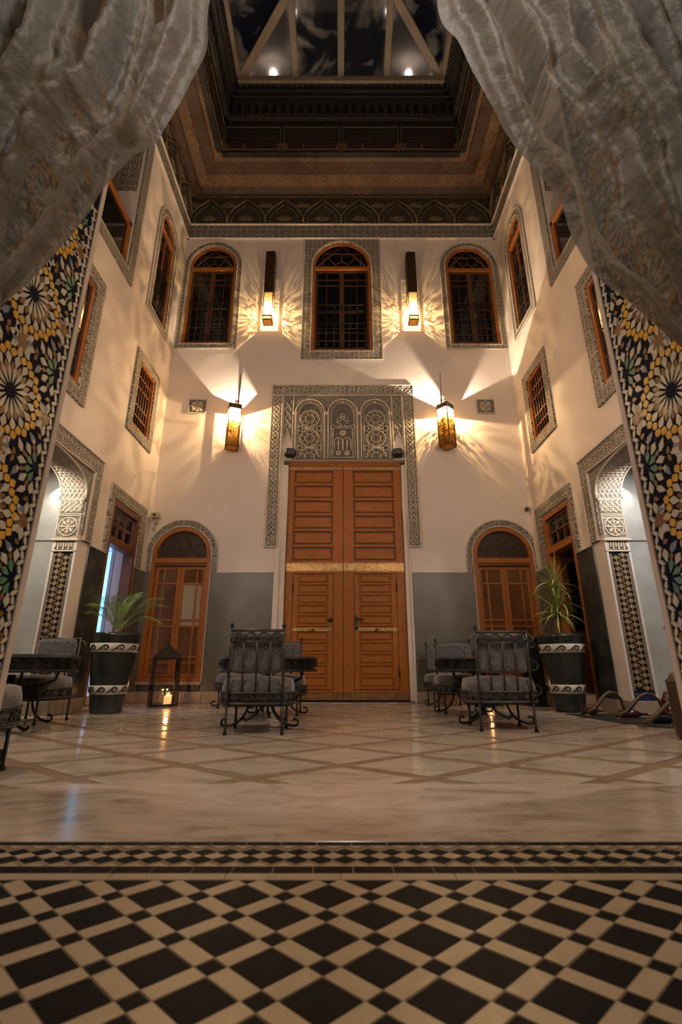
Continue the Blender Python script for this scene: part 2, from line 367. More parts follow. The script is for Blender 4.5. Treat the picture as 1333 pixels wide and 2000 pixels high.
# ---- side walls: built in the left wall's frame (x along the depth, z up, y into the wall), mirrored for the right
def carved_arch_loops():
    """opening outline (Y,z) of the big side arch, horseshoe top; returns far-side profile from floor up and over"""
    c, r, zs, rise, n = 4.35, 1.12, 2.45, .38, 3.0
    pts = []
    for k in range(37):
        a = pi * k / 36; C_, S_ = abs(cos(a)) ** (2 / n), abs(sin(a)) ** (2 / n)
        pts.append((c + r * C_ * (1 if cos(a) > 0 else -1), zs + rise * S_))
    return pts
def side_wall(sx):
    global MX
    MX = sx * -1    # left (-1) -> +1
    sd = 'left' if sx < 0 else 'right'
    X0 = sx * 3.13; RZ = rad(90) if sx < 0 else rad(-90)
    Wl = thing('wall_' + sd, f'cream plaster {sd} wall of the courtyard', None, (X0, 0, 0), RZ, kind='structure')
    ap = carved_arch_loops()
    archhole = [(3.20, 0.005), (5.50, 0.005)] + [(5.50, 2.44)] + ap + [(3.20, 2.44)]
    bm = NB()
    panel(bm, rect(2.187, 7.5, 0, W_TOP), [archhole, rect(6.17, 7.06, .16, 2.70), rect(6.33, 6.93, 3.96, 5.05), rect(4.02, 4.90, 3.66, 5.12),
          arch(6.36, 6.99, 6.15, 7.95, .30), rect(3.75, 5.50, 6.04, 8.70)], 0, .29)
    obj('plaster_face', bm, PLASTER, Wl)
    # stucco border of the frieze carried by the arch: alfiz (rectangular surround)
    al = thing('trim_1' if sx < 0 else 'trim_2', f'carved stucco surround of the {sd} arched passage', None, (X0, 0, 0), RZ, kind='structure')
    bm = NB(); panel(bm, [(2.9, 2.84), (5.56, 2.84), (5.56, 1.95), (5.735, 1.95), (5.735, 3.04), (2.9, 3.04)], [], -.03, .0)
    obj('outer_band', bm, STUCCO, al)
    for q in (.03, -.03):
        pass
    for (a, b, c, d) in ((2.9, 5.75, 3.035, 3.055), (5.73, 5.75, 1.95, 3.055), (2.9, 5.575, 2.825, 2.845), (5.545, 5.565, 1.95, 2.845)):
        obj('edge_moulding', bx(a, b, -.045, 0, c, d, .004), STUCCO_L, al)
    # spandrel between arch and alfiz
    bm = NB()
    top = ap
    panel(bm, [(5.548, 2.02), (5.548, 2.83), (3.15, 2.83), (3.15, 2.44)] + top[::-1] + [(5.50, 2.44), (5.50, 2.02)], [], -.018, .002)
    obj('spandrel', bm, STUCCO_F, al)
    # carved intrados: thick ring through the wall
    bm = NB(); n = len(ap)
    for i in range(n - 1):
        (a, b), (c, d) = ap[i], ap[i + 1]
        f = bm.faces.new([bm.verts.new(v) for v in ((a, .0, b), (c, .0, d), (c, .30, d), (a, .30, b))]); f.smooth = True
    bmesh.ops.remove_doubles(bm, verts=bm.verts[:], dist=1e-4)
    obj('intrados', bm, SOFF, al)
    # looping relief on the intrados: scroll rings
    ring = NB(); tube(ring, [(cos(2 * pi * k / 10) * .026, 0, sin(2 * pi * k / 10) * .034) for k in range(10)], .0055, 5, closed=True)
    rme = mesh_of('scroll_ring', ring, STUCCO_L)
    for i in range(0, 15):
        t = i * .95 + .5; i0 = int(t); fr = t - i0
        (a, b), (c, d) = ap[i0], ap[i0 + 1]
        py, pz = a + (c - a) * fr, b + (d - b) * fr; ang = atan2(d - b, c - a)
        for j in range(5):
            o = inst('scroll_ring', rme, al, (MX * (py - .006 * cos(ang + pi / 2) * -1), .035 + j * .056 + (.02 if i % 2 else 0), pz), (0, 0, 0))
            o.rotation_euler = (Matrix.Rotation(-(ang - pi / 2) * MX, 3, 'Y') @ Matrix.Rotation(pi / 2, 3, 'Z')).to_euler()
    # lip of the arch
    obj('arch_lip', tube(NB(), [(p, -.012, q) for p, q in ap], .014, 6), STUCCO_L, al)
    obj('arch_back_lip', tube(NB(), [(p, .30, q) for p, q in ap], .014, 6), STUCCO_L, al)
    # jamb of the passage, its face towards the camera at Y=5.5
    J = thing('trim_3' if sx < 0 else 'trim_4', f'tall {sd} passage jamb with rosette and zellige strip', None, (X0, 0, 0), RZ, kind='structure')
    obj('jamb_core', bx(5.502, 5.60, .02, .29, 0, 2.46), PLASTER, J)
    obj('jamb_foot', bx(5.47, 5.502, .0, .29, 0, .155, .006), BASEM, J)
    obj('jamb_edge_near', bx(5.480, 5.502, .0, .028, .155, 1.93, .004), WEDGE, J)
    obj('jamb_edge_far', bx(5.480, 5.502, .262, .29, .155, 1.93, .004), WEDGE, J)
    obj('tile_ground', bx(5.488, 5.502, .028, .262, .155, 1.80), Z['black'], J)
    obj('blue_foot_tiles', bx(5.482, 5.489, .03, .26, .16, .245, .002), Z['navy'], J)
    bm = NB()
    for k in range(8): box(bm, 5.480, 5.484, .045 + k * .028, .053 + k * .028, .215, .225)
    obj('white_dot', bm, Z['white'], J)
    # star lattice of little tiles (joined: more than can be picked apart singly)
    def tiles(name, mt, gen):
        bm = NB()
        for loop, yy in gen:
            A = [bm.verts.new((yy, a, b)) for a, b in loop]; Bq = [bm.verts.new((5.489, a, b)) for a, b in loop]
            f = bm.faces.new(A)
            for i in range(len(loop)): bm.faces.new([A[i], A[(i + 1) % len(loop)], Bq[(i + 1) % len(loop)], Bq[i]])
        bmesh.ops.recalc_face_normals(bm, faces=bm.faces[:])
        o = obj(name, bm, mt, J); o['kind'] = 'stuff'; return o
    cs = []; st = .067
    r = 0; z = .285
    while z < 1.78:
        for c in ((.105,) if r % 2 else (.185,)): cs.append((c, z))
        z += st / 2 * 1.0; r += 1
    def star(cx, cz, r0, r1, n=8, a0=0): return [(cx + (r0 if k % 2 == 0 else r1) * cos(a0 + pi * k / n), cz + (r0 if k % 2 == 0 else r1) * sin(a0 + pi * k / n)) for k in range(2 * n)]
    tiles('white_star_tiles', Z['white'], [(star(a, b, .0195, .0145, 6), 5.484) for a, b in cs])
    tiles('blue_heart_tiles', Z['navy'], [(star(a, b, .0085, .0085, 4), 5.4825) for a, b in cs])
    yl = []
    for a, b in cs:
        for k in range(6):
            an = rad(30 + 60 * k); yl.append((star(a + .0265 * cos(an), b + .0265 * sin(an), .0072, .0038, 3, an), 5.4845))
        for q in (-1, 1):
            if .05 < a + q * .040 < .245: yl.append((star(a + q * .040, b, .010, .005, 4), 5.4846))
    tiles('yellow_petal_tiles', Z['yellow'], yl)
    tiles('white_edge_tiles', Z['white'], [(rect(c, c + .007, .262 + k * .0205, .274 + k * .0205), 5.484) for c in (.036, .050, .233, .247) for k in range(74)])
    tiles('brown_edge_tiles', Z['brown'], [(rect(c, c + .006, .262 + k * .0205, .274 + k * .0205), 5.4843) for c in (.0435, .2405) for k in range(74)])
    # white stalactite band, rosette panel, scroll panels
    obj('stalactite_ground', bx(5.488, 5.502, .01, .28, 1.80, 1.93), STUCCO_D, J)
    for k in range(8): obj('stalactite', prism(NB(), [(0, 1.905), (.022, 1.905), (.022, 1.865), (.011, 1.835), (0, 1.865)], 0, .012), STUCCO_L, J, (MX * 5.476, .025 + k * .031, 0), (0, 0, pi / 2 if MX > 0 else -pi / 2)) if False else \
        obj('stalactite', bx(5.474, 5.489, .022 + k * .0315, .022 + k * .0315 + .020, 1.82 + (k % 2) * .03, 1.905, .004), STUCCO_L, J)
    obj('stalactite_base', bx(5.472, 5.502, .0, .29, 1.795, 1.815, .004), STUCCO_L, J)
    obj('cornice_shelf', bx(5.455, 5.502, -.02, .31, 1.925, 1.95, .005), STUCCO_L, J)
    obj('scroll_panel', bx(5.474, 5.502, .01, .285, 2.285, 2.44), SOFF, J)
    for r_ in range(2):
        for q in range(4):
            obj('scroll_ring', tube(NB(), [(5.470, .045 + q * .066 + .026 * cos(2 * pi * k / 10), 2.325 + r_ * .075 + .032 * sin(2 * pi * k / 10)) for k in range(10)], .0055, 5, True), STUCCO_L, J)
    obj('panel_shelf', bx(5.462, 5.502, -.006, .295, 2.435, 2.455, .004), STUCCO_L, J)
    obj('rosette_ground', bx(5.482, 5.502, .01, .28, 1.95, 2.27), STUCCO_F, J)
    cy, cz = .145, 2.10
    for rr, tr in ((.112, .008), (.070, .005), (.028, .006)):
        obj('rosette_ring', tube(NB(), [(5.478, cy + rr * cos(2 * pi * k / 24), cz + rr * sin(2 * pi * k / 24)) for k in range(24)], tr, 6, closed=True), STUCCO_L, J)
    for k in range(8):
        an = 2 * pi * k / 8
        obj('rosette_petal', tube(NB(), [(5.478, cy + q * cos(an), cz + q * sin(an)) for q in (.03, .05, .075, .1)], lambda t: .006 + .010 * sin(pi * t), 6), STUCCO_L, J)
    obj('rosette_boss', lathe(NB(), [(0, -.012), (.018, -.006), (.02, .0)], 10).__class__ and tube(NB(), [(5.47, cy, cz), (5.482, cy, cz)], .016, 8), STUCCO_L, J)
    for zz in (1.955, 2.235, 2.262): obj('rosette_frame', bx(5.474, 5.502, .008, .282, zz, zz + .012, .003), STUCCO_L, J)
    for yy in (.008, .272): obj('rosette_frame', bx(5.474, 5.502, yy, yy + .012, 1.955, 2.27, .003), STUCCO_L, J)
    # plain plaster strip between jamb and dado
    # ---- dado between passage and door, and beyond the door
    Dd = thing('baseboard_' + sd, f'dark marble dado and baseboard on the {sd} wall', None, (X0, 0, 0), RZ, kind='structure')
    for a, b in ((5.735, 6.165), (7.085, 7.48)):
        obj('dado_slab', bx(a, b, -.014, .0, .155, 1.93, .004), DADO_D if b < 7 else DADO, Dd)
        obj('dado_ledge', bx(a, b, -.024, .0, 1.93, 1.945, .003), PLASTER, Dd)
        obj('baseboard_slab', bx(a, b, -.028, .0, 0, .155, .005), BASEM, Dd)
    obj('baseboard_slab', bx(5.502, 5.735, -.022, .0, 0, .155, .005), BASEM, Dd)
    obj('door_sill', bx(6.12, 7.10, -.05, .28, 0, .05, .006), THRESH, Dd)
    # ---- passage behind the arch
    P = thing('wall_passage_' + sd, f'pale grey tadelakt walls of the {sd} passage', None, (X0, 0, 0), RZ, kind='structure')
    obj('end_wall', bx(6.02, 6.12, .29, 2.2, 0, 4.3), PASSW, P)
    obj('end_wall_ledge', bx(6.005, 6.02, .29, 2.2, 2.06, 2.075, .003), STUCCO_D, P)
    obj('far_wall', bx(2.2, 6.12, 2.1, 2.2, 0, 4.3), PASSW, P)
    obj('near_wall', bx(2.2, 2.3, .29, 2.2, 0, 4.3), PASSW, P)
    obj('passage_ceiling', bx(2.2, 6.12, .29, 2.2, 3.3, 3.4), PLASTER, P)
    MX = 1
    return Wl
SOFF = carved('carved_intrados', (.50, .44, .35), (.17, .15, .12), 16, plane='yz')
WEDGE = mat('white_marble_edge', (.62, .57, .52), .3, var=.06)
Z['navy'] = mat('blue_zellige', (.02, .03, .12), .2, var=.3, scale=30)
side_wall(-1); side_wall(1)
# near wall of the courtyard, pierced by the salon opening
WF = thing('wall_front', 'plaster wall between the salon and the courtyard', None, (0, 0, 0), kind='structure')
for a, b in ((-3.13, -1.47), (1.47, 3.13)): obj('plaster_face', bx(a, b, 1.55, 2.187, 0, W_TOP), PLASTER, WF)
obj('plaster_face', bx(-1.47, 1.47, 1.55, 2.187, 5.7, W_TOP), PLASTER, WF)
for a, b in ((-2.6, -1.49), (1.49, 2.6)): obj('salon_face', bx(a, b, 1.501, 1.55, .05, 5.7), PASSW, WF)
for a, b, nm in ((-2.7, -2.6, 'wall_salon_left'), (2.6, 2.7, 'wall_salon_right')):
    struct(nm, bx(a, b, -2.6, 1.55, 0, 5.7), PLASTER, 'plaster side wall of the salon behind the curtains')
struct('wall_salon_rear', bx(-2.7, 2.7, -2.7, -2.6, 0, 5.7), PLASTER, 'plaster rear wall of the salon')
struct('ceiling', bx(-2.7, 2.7, -2.7, 1.6, 5.7, 5.8), PLASTER, 'plain salon ceiling above the curtains')
# ---- courtyard floor
FL = thing('floor', 'polished beige marble floor of the courtyard laid in diamonds', None, kind='structure')
obj('joint_bed', bx(-5.4, 5.4, 2.187, 8.0, -.08, -.004), JOINT, FL)
hx, hy, ins = .425, .318, .040
import itertools
def clip(poly, f):
    out = []
    for i in range(len(poly)):
        a, b = poly[i], poly[(i + 1) % len(poly)]; fa, fb = f(a), f(b)
        if fa >= 0: out.append(a)
        if (fa >= 0) != (fb >= 0):
            t = fa / (fa - fb); out.append((a[0] + (b[0] - a[0]) * t, a[1] + (b[1] - a[1]) * t))
    return out
sc_ = 1 - ins / (hx * hy / hypot(hx, hy))
base = prism(NB(), [(hx * sc_, 0), (0, hy * sc_), (-hx * sc_, 0), (0, -hy * sc_)], 0.0, -.02, axis='z')
sme = mesh_of('floor_slab', base, MARB)
for i in range(-9, 10):
    for j in range(0, 20):
        if (i + j) % 2: continue
        cx, cy = -.001 + i * hx, 2.845 - hy * 2 + hy * j - hy
        if abs(cx) > 3.6 or cy > 7.9: continue
        if cy - hy > 2.2 and cy + hy < 7.45 and abs(cx) + hx < 3.55:
            inst('floor_slab', sme, FL, (cx, cy, 0))
        else:
            P = [(cx + hx * sc_, cy), (cx, cy + hy * sc_), (cx - hx * sc_, cy), (cx, cy - hy * sc_)]
            P = clip(P, lambda p: p[1] - 2.19); P = clip(P, lambda p: 7.48 - p[1]); P = clip(P, lambda p: p[0] + 3.6); P = clip(P, lambda p: 3.6 - p[0]) if len(P) > 2 else P
            if len(P) > 2: obj('floor_slab', prism(NB(), P, 0, -.02, axis='z'), MARB, FL)
for a, b in ((-5.4, -3.61), (3.61, 5.4)):
    for k in range(6): obj('passage_slab', bx(a, b, 2.2 + k * .64 + .003, 2.84 + k * .64 - .003, -.02, 0, .002), MARB, FL)
# brown marble mosaic lines: small chips proud in the joints
# ---- threshold
TH = thing('trim_5', 'wide marble threshold slab of the salon', None, kind='structure')
for a, b in ((-1.47, -.2), (-.2, 1.47)):
    pass
obj('threshold_slab', bx(-1.6, 1.6, 1.503, 2.187, -.06, .05, .006), THRESH, TH)
# ---- salon floor: cement tiles
SF = thing('floor_salon', 'black and cream diamond tiled salon floor', None, kind='structure')
obj('grout_bed', bx(-2.6, 2.6, -2.6, 1.503, -.05, .0494), GROUT, SF)
hX, hY = .089, .08125
def dia(sx_, sy_, h): return prism(NB(), [(hX * sx_, 0), (0, hY * sx_), (-hX * sx_, 0), (0, -hY * sx_)], h, h - .01, axis='z')
fr = .70; j_ = .94
me_d = mesh_of('dark_tile', dia(fr * j_, 1, .0505), T_DARK)
me_s = mesh_of('small_dark_tile', dia((1 - fr) * .88, 1, .0503), T_DARK)
# cream strip along the (1,1) diagonal direction: a = fr, width 1-fr
def strip(sg):
    e1 = Vector((hX, hY * sg)); e2 = Vector((-hX, hY * sg))
    a, b = fr * .5 * .985, (1 - fr) * .5 * .97
    pts = [e1 * a + e2 * b, -e1 * a + e2 * b, -e1 * a - e2 * b, e1 * a - e2 * b]
    return mesh_of('cream_tile', prism(NB(), [(p.x, p.y) for p in pts], .0508, .041, axis='z'), T_CREAM)
me_c = {1: strip(1), -1: strip(-1)}
LIM = 1.256
outer = {}
def floor_piece(name, me, x, y, h=0):
    vs = [v.co for v in me.vertices]
    top = max(y + v.y for v in vs)
    zt = max(v.z for v in vs)
    P = [(x + v.x, y + v.y) for v in vs[:4]]
    if top > LIM: P = clip(P, lambda p: LIM - p[1])
    if len(P) < 3 or max(abs(p[0]) for p in P) > 2.58: return
    if y < .62 or abs(x) > .12 + .62 * y:
        prism(outer.setdefault(me.materials[0], NB()), P, zt, .041, axis='z')
    elif top > LIM: obj(name, prism(NB(), P, zt, .041, axis='z'), me.materials[0], SF)
    else: inst(name, me, SF, (x, y, random.uniform(-.0004, .0004)))
ox, oy = -.0275, 1.0175
for i in range(-30, 31):
    for j in range(-26, 6):
        if (i + j) % 2 == 0:
            x, y = ox + i * hX, oy + j * hY
            floor_piece('dark_tile', me_d, x, y)
            floor_piece('cream_tile', me_c[1], x + hX / 2, y - hY / 2)   # strip right-below, runs along (1,1)
            floor_piece('cream_tile', me_c[-1], x + hX / 2, y + hY / 2)
        else:
            floor_piece('small_dark_tile', me_s, ox + i * hX, oy + j * hY)
for m_, b_ in outer.items(): obj('outer_' + m_.name.split('_')[0] + '_tiles', b_, m_, SF)['kind'] = 'stuff'
# border rows
for k in range(-5, 6): obj('border_strip', bx(k * .26, k * .26 + .258, 1.260, 1.294, .041, .0512, .001), T_CREAM, SF)
for k in range(-13, 13): obj('border_bar', bx(.03 + k * .094, .03 + k * .094 + .091, 1.297, 1.333, .041, .0505), T_DARK, SF)
for k in range(-15, 15): obj('border_bar', bx(.03 + k * .094, .03 + k * .094 + .091, 1.474, 1.500, .041, .0505), T_DARK, SF)
dmd = lambda m, nm: mesh_of(nm, prism(NB(), [(.0285, 0), (0, .0222), (-.0285, 0), (0, -.0222)], .0508, .041, axis='z'), m)
mdk, mcr = dmd(T_DARK, 'border_dark_diamond'), dmd(T_CREAM, 'border_cream_diamond')
tri = mesh_of('border_cream_triangle', prism(NB(), [(.0290, 0), (0, .0222), (-.0290, 0)], .0508, .041, axis='z'), T_CREAM)
for k in range(-22, 23):
    x = k * .0595 + .01
    for yy, sh in ((1.377, 0), (1.427, 0)):
        inst('border_dark_diamond', mdk, SF, (x + sh, yy, 0))
    inst('border_cream_diamond', mcr, SF, (x + .02975, 1.402, 0))
    inst('border_cream_triangle', tri, SF, (x + .02975, 1.3345, 0)); inst('border_cream_triangle', tri, SF, (x + .02975, 1.473, 0), (0, 0, pi))
# ---- zellige reveals of the opening
def zellige(sx):
    RV = thing('trim_6' if sx < 0 else 'trim_7', f"{'left' if sx < 0 else 'right'} reveal of the salon opening faced with star zellige", None, (sx * 1.45, 0, 0), rad(90) if sx < 0 else rad(-90), kind='structure')
    m_ = 1 if sx < 0 else -1
    def L(x): return m_ * x
    obj('tile_ground', bx(min(L(1.503), L(2.142)), max(L(1.503), L(2.142)), .004, .03, .05, 5.7), Z['black'], RV)
    obj('plaster_margin', bx(min(L(2.146), L(2.181)), max(L(2.146), L(2.181)), -.004, .03, .05, 5.7, .003), JAMBP, RV)
    obj('plaster_arris', bx(min(L(2.181), L(2.19)), max(L(2.181), L(2.19)), .0, .03, .05, 5.7, .003), JAMBP, RV)
    kinds = {}
    def kind(name, loop, dz):
        bm = NB(); A = [bm.verts.new((a * 1.07, -dz, b * 1.07)) for a, b in loop]; Bq = [bm.verts.new((a * 1.10, .004, b * 1.10)) for a, b in loop]
        bm.faces.new(A)
        for i in range(len(loop)): bm.faces.new([A[i], A[(i + 1) % len(loop)], Bq[(i + 1) % len(loop)], Bq[i]])
        bmesh.ops.recalc_face_normals(bm, faces=bm.faces[:]); kinds[name] = bm
    lens = lambda l, wd, sk=0: [(0, -l * .56), (wd * .46, -l * .05 + sk), (wd * .56, l * .16 + sk), (0, l * .56), (-wd * .56, l * .16 + sk), (-wd * .46, -l * .05 + sk)]
    star = lambda r0, r1, n: [((r0 if k % 2 == 0 else r1) * sin(pi * k / n), (r0 if k % 2 == 0 else r1) * cos(pi * k / n)) for k in range(2 * n)]
    kind('hub', star(.031, .031, 8), .0004 + .0022 * .35); kind('ray', lens(.078, .019), .0004 + .0016 * .35); kind('wedge', lens(.050, .021, .0004 + .004 * .35), .0014)
    kind('petal', lens(.054, .032), .0004 + .0017 * .35); kind('dart', lens(.04, .012), .0004 + .0010 * .35); kind('blob', star(.0195, .0165, 4), .0004 + .0020 * .35)
    kind('star8', star(.034, .022, 8), .0004 + .0022 * .35); kind('leaf', lens(.056, .028), .0004 + .0018 * .35); kind('hex', lens(.034, .022), .0004 + .0012 * .35); kind('mini', star(.016, .008, 4), .0004 + .0013 * .35)
    items = []
    def put(k, col, cx, cz, r, a): items.append((k, col, cx + r * cos(a), cz + r * sin(a), a - pi / 2))
    c = .52
    for ci in (0, -1, 1):
        for ck in range(-3, 6):
            cx, cz = 1.82 + ci * c, 1.655 + ck * c
            put('hub', 'black', cx, cz, 0, 0)
            for k in range(16):
                a = 2 * pi * k / 16; b = a + pi / 16
                put('ray', 'white', cx, cz, .078, a); put('wedge', 'brown', cx, cz, .104, b); put('petal', 'white', cx, cz, .142, a)
                put('blob', 'yellow', cx, cz, .176, b); put('blob', 'yellow', cx, cz, .194, a)
                put('leaf', 'white' if k % 2 else 'grey', cx, cz, .236, b)
                if k % 4: put('hex', ('white', 'brown', 'white', 'brown')[k % 4], cx, cz, .262, a)
            for k in range(8):      # edge-midpoint stars
                a = 2 * pi * k / 8
                for (ex, ez) in ((cx + c / 2, cz), (cx, cz + c / 2)):
                    put('leaf', 'white', ex, ez, .058, a); put('hex', 'brown', ex, ez, .040, a + pi / 8)
            put('star8', 'brown', cx + c / 2, cz, 0, 0); put('star8', 'brown', cx, cz + c / 2, 0, 0)
            gx, gz = cx + c / 2, cz + c / 2
            put('star8', 'black', gx, gz, 0, 0)
            for k in range(8):
                a = 2 * pi * k / 8 + pi / 8
                put('leaf', 'green', gx, gz, .052, a); put('petal', 'white', gx, gz, .098, a + pi / 8); put('hex', 'brown', gx, gz, .094, a)
                put('mini', 'white', gx, gz, .126, a)
    items = [i for i in items if 1.525 < i[2] < 2.085 and .10 < i[3] < 3.9]
    items.sort(key=lambda i: abs(i[2] - 1.97) * 2.2 + abs(i[3] - 1.5))
    mes = {}
    rest = {}
    for n, (k, col, x, z, a) in enumerate(items):
        if n < 300:
            if (k, col) not in mes: mes[k, col] = mesh_of('zellige_tile', kinds[k].copy(), Z[col])
            inst('zellige_tile', mes[k, col], RV, (L(x), 0, z), (random.uniform(-.025, .025), -a if m_ > 0 else a, random.uniform(-.045, .045)))
        else:
            b = rest.setdefault(col, NB()); T = Matrix.Translation((L(x), 0, z)) @ Matrix.Rotation(-a if m_ > 0 else a, 4, 'Y')
            mp = {}
            for v in kinds[k].verts: mp[v] = b.verts.new(T @ v.co)
            for f in kinds[k].faces: b.faces.new([mp[v] for v in f.verts])
    for col, b in rest.items(): obj(col + '_zellige_field', b, Z[col], RV)['kind'] = 'stuff'
    bm = NB(); lp = [(0, -.027), (.009, -.008), (.010, .008), (0, .027), (-.009, .008), (-.010, -.008)]
    A = [bm.verts.new((a, -.0018, b)) for a, b in lp]; Bq = [bm.verts.new((a * 1.05, .004, b * 1.05)) for a, b in lp]; bm.faces.new(A)
    for i in range(6): bm.faces.new([A[i], A[(i + 1) % 6], Bq[(i + 1) % 6], Bq[i]])
    bmesh.ops.recalc_face_normals(bm, faces=bm.faces[:]); bme = mesh_of('border_leaf_tile', bm, Z['white'])
    for k in range(88): inst('border_leaf_tile', bme, RV, (L(2.117), 0, .1 + k * .034), (0, rad(58 if k % 2 else -22) * m_, 0))
zellige(-1); zellige(1)
# ---- friezes, cornice and roof lantern
def ringside(fn):
    """calls fn(root kwargs) for the back, left and right sides with local frame x along, y into the wall"""
    global MX
    fn('back', (0, 7.5, 0), 0, -3.13, 3.13)
    fn('left', (-3.13, 0, 0), rad(90), 2.187, 7.5)
    MX = -1; fn('right', (3.13, 0, 0), rad(-90), 2.187, 7.5); MX = 1
nt_ = itertools.count(8)
motif = None
def frieze(sd, loc, rz, a, b):
    global motif
    F = thing(f'trim_{next(nt_)}', f'carved stucco and dark wood frieze above the {sd} wall', None, loc, rz, kind='structure')
    obj('stucco_band', bx(a, b, -.03, .0, 8.79, 9.12), STUCCO_B, F)
    for z0, z1, d in ((8.765, 8.79, .05), (9.12, 9.15, .06)): obj('stucco_moulding', bx(a, b, -d, 0, z0, z1, .006), PLASTER, F)
    obj('wood_ground', bx(a - .0, b, -.02, .3, 9.15, 9.9), FRIEZEW, F)
    obj('wood_moulding', bx(a, b, -.07, 0, 9.86, 9.92, .01), BEAM_D, F)
    n = round((b - a) / .80); st = (b - a) / n
    for k in range(n):
        x = a + (k + .5) * st
        bm = NB()
        for s_ in (-1, 1):
            tube(bm, [(s_ * q, -.04, z) for q, z in ((.40, .02), (.385, .16), (.33, .30), (.24, .42), (.13, .52), (0, .64))], .022, 5)
            tube(bm, [(s_ * q, -.035, z) for q, z in ((.30, .02), (.29, .14), (.24, .26), (.16, .36), (.08, .43), (0, .51))], .013, 5)
        obj('carved_arch', bm, FRZ_L, F, (MX * x, 0, 9.18))
        bm = NB()
        for q in range(-3, 4):
            an = rad(90 + q * 22); tube(bm, [(.03 * cos(an), -.03, .03 * sin(an)), (.12 * cos(an), -.045, .12 * sin(an)), (.20 * cos(an), -.03, .20 * sin(an))], lambda t: .006 + .018 * sin(pi * t), 5)
        fan = mesh_of('carved_fan', bm, FRZ_L, mirror=1)
        inst('carved_fan', fan, F, (MX * x, 0, 9.22)); inst('carved_fan', fan, F, (MX * (a + k * st + (.02 if k == 0 else 0)), 0, 9.58))
FRZ_L = mat('worn_carved_wood', (.15, .11, .06), .6, var=.4, scale=18)
ringside(frieze)
def cornice(sd, loc, rz, a, b):
    C_ = thing(f'trim_{next(nt_)}', f'stepped brown wooden cornice beams of the {sd} side', None, loc, rz, kind='structure')
    steps = ((.0, .22, 9.92, 10.00), (.20, .42, 9.98, 10.07), (.40, .64, 10.05, 10.12), (.62, .80, 10.10, 10.2))
    for i, (d0, d1, z0, z1) in enumerate(steps):
        # each beam: trapezoid in plan, mitred at the corners
        bm = NB(); A = (a + d0 if sd != 'back' else a + d0, b - d0); Bq = (a + d1, b - d1)
        lo = [bm.verts.new(v) for v in ((A[0] if sd == 'back' else a, -d0, z0 - .0), (A[1], -d0, z0), (Bq[1], -d1, z0 + .10), (Bq[0] if sd == 'back' else a, -d1, z0 + .10))]
        hi = [bm.verts.new(v.co + Vector((0, 0, .16))) for v in lo]
        bm.faces.new(lo); bm.faces.new(hi[::-1])
        for k in range(4): bm.faces.new([lo[k], hi[k], hi[(k + 1) % 4], lo[(k + 1) % 4]])
        bmesh.ops.recalc_face_normals(bm, faces=bm.faces[:])
        obj('cornice_beam', bm, (BEAM_D, BEAM, BEAM_D, BEAM)[i] if i else BEAM_D, C_)
ringside(cornice)
def loft(sd, loc, rz, a, b):
    Lf = thing(f'trim_{next(nt_)}', f'dark painted roof lantern wall on the {sd} side', None, loc, rz, kind='structure')
    d = .79; a2, b2 = (a + d, b - d) if sd == 'back' else (a, b - d)
    obj('loft_wall', bx(a2, b2, -d, -d + .1, 10.12, 12.0), LOFT, Lf)
    # dark red panels edged in tarnished gold: two courses
    n = 4 if sd == 'back' else 4; L_ = (b2 - a2) / n
    for k in range(n):
        x0 = a2 + k * L_
        for (p0, p1, z0, z1) in ((.10, .58, 10.50, 10.74), (.62, .92, 10.50, 10.74), (.10, .35, 10.2, 10.46), (.38, .92, 10.2, 10.46)):
            obj('red_panel', bx(x0 + p0 * L_, x0 + p1 * L_, -d - .015, -d + .001, z0, z1, .006), LOFT_P, Lf)
        for p in (.03, .97): obj('gold_line', bx(x0 + p * L_ - .012, x0 + p * L_ + .012, -d - .02, -d + .001, 10.15, 10.80, .003), LOFT_G, Lf)
        obj('gold_line', bx(x0 + .03 * L_, x0 + .97 * L_, -d - .02, -d + .001, 10.80, 10.825, .003), LOFT_G, Lf)
    obj('muqarnas_shelf', bx(a2, b2, -d - .07, -d, 10.98, 11.04, .01), LOFT_N, Lf)
    # row of little niches
    bm = NB(); panel(bm, rect(-.088, .088, 0, .42), [[(p, q) for p, q in ((-.055, .04), (.055, .04), (.055, .22), (.03, .31), (0, .36), (-.03, .31), (-.055, .22))]], 0, .1)
    me = mesh_of('niche', bm, LOFT_N, mirror=1)
    m = int((b2 - a2) / .176)
    for k in range(m): inst('niche', me, Lf, (MX * (a2 + (k + .5) * (b2 - a2) / m), -d - .09, 11.04))
    obj('niche_cornice', bx(a2, b2, -d - .17, -d, 11.46, 11.54, .015), LOFT, Lf)
    obj('eave_soffit', bx(a2 + .05, b2 - .05, -d - .23, -d, 11.54, 11.66, .02), LOFT, Lf)
    bm = NB()
    tube(bm, [(0, -.06, 0), (0, .16, .05)], .062, 10)
    me = mesh_of('eave_tile', bm, LOFT_E, True, mirror=1)
    m = int((b2 - a2 - .2) / .125)
    for k in range(m): inst('eave_tile', me, Lf, (MX * (a2 + .1 + (k + .5) * (b2 - a2 - .2) / m), -d - .2, 11.72))
LOFT_N = mat('greenish_dark_paint', (.040, .036, .028), .5, var=.35, scale=12)
LOFT_E = mat('dark_eave_tile', (.012, .012, .012), .4, var=.3, scale=12)
ringside(loft)
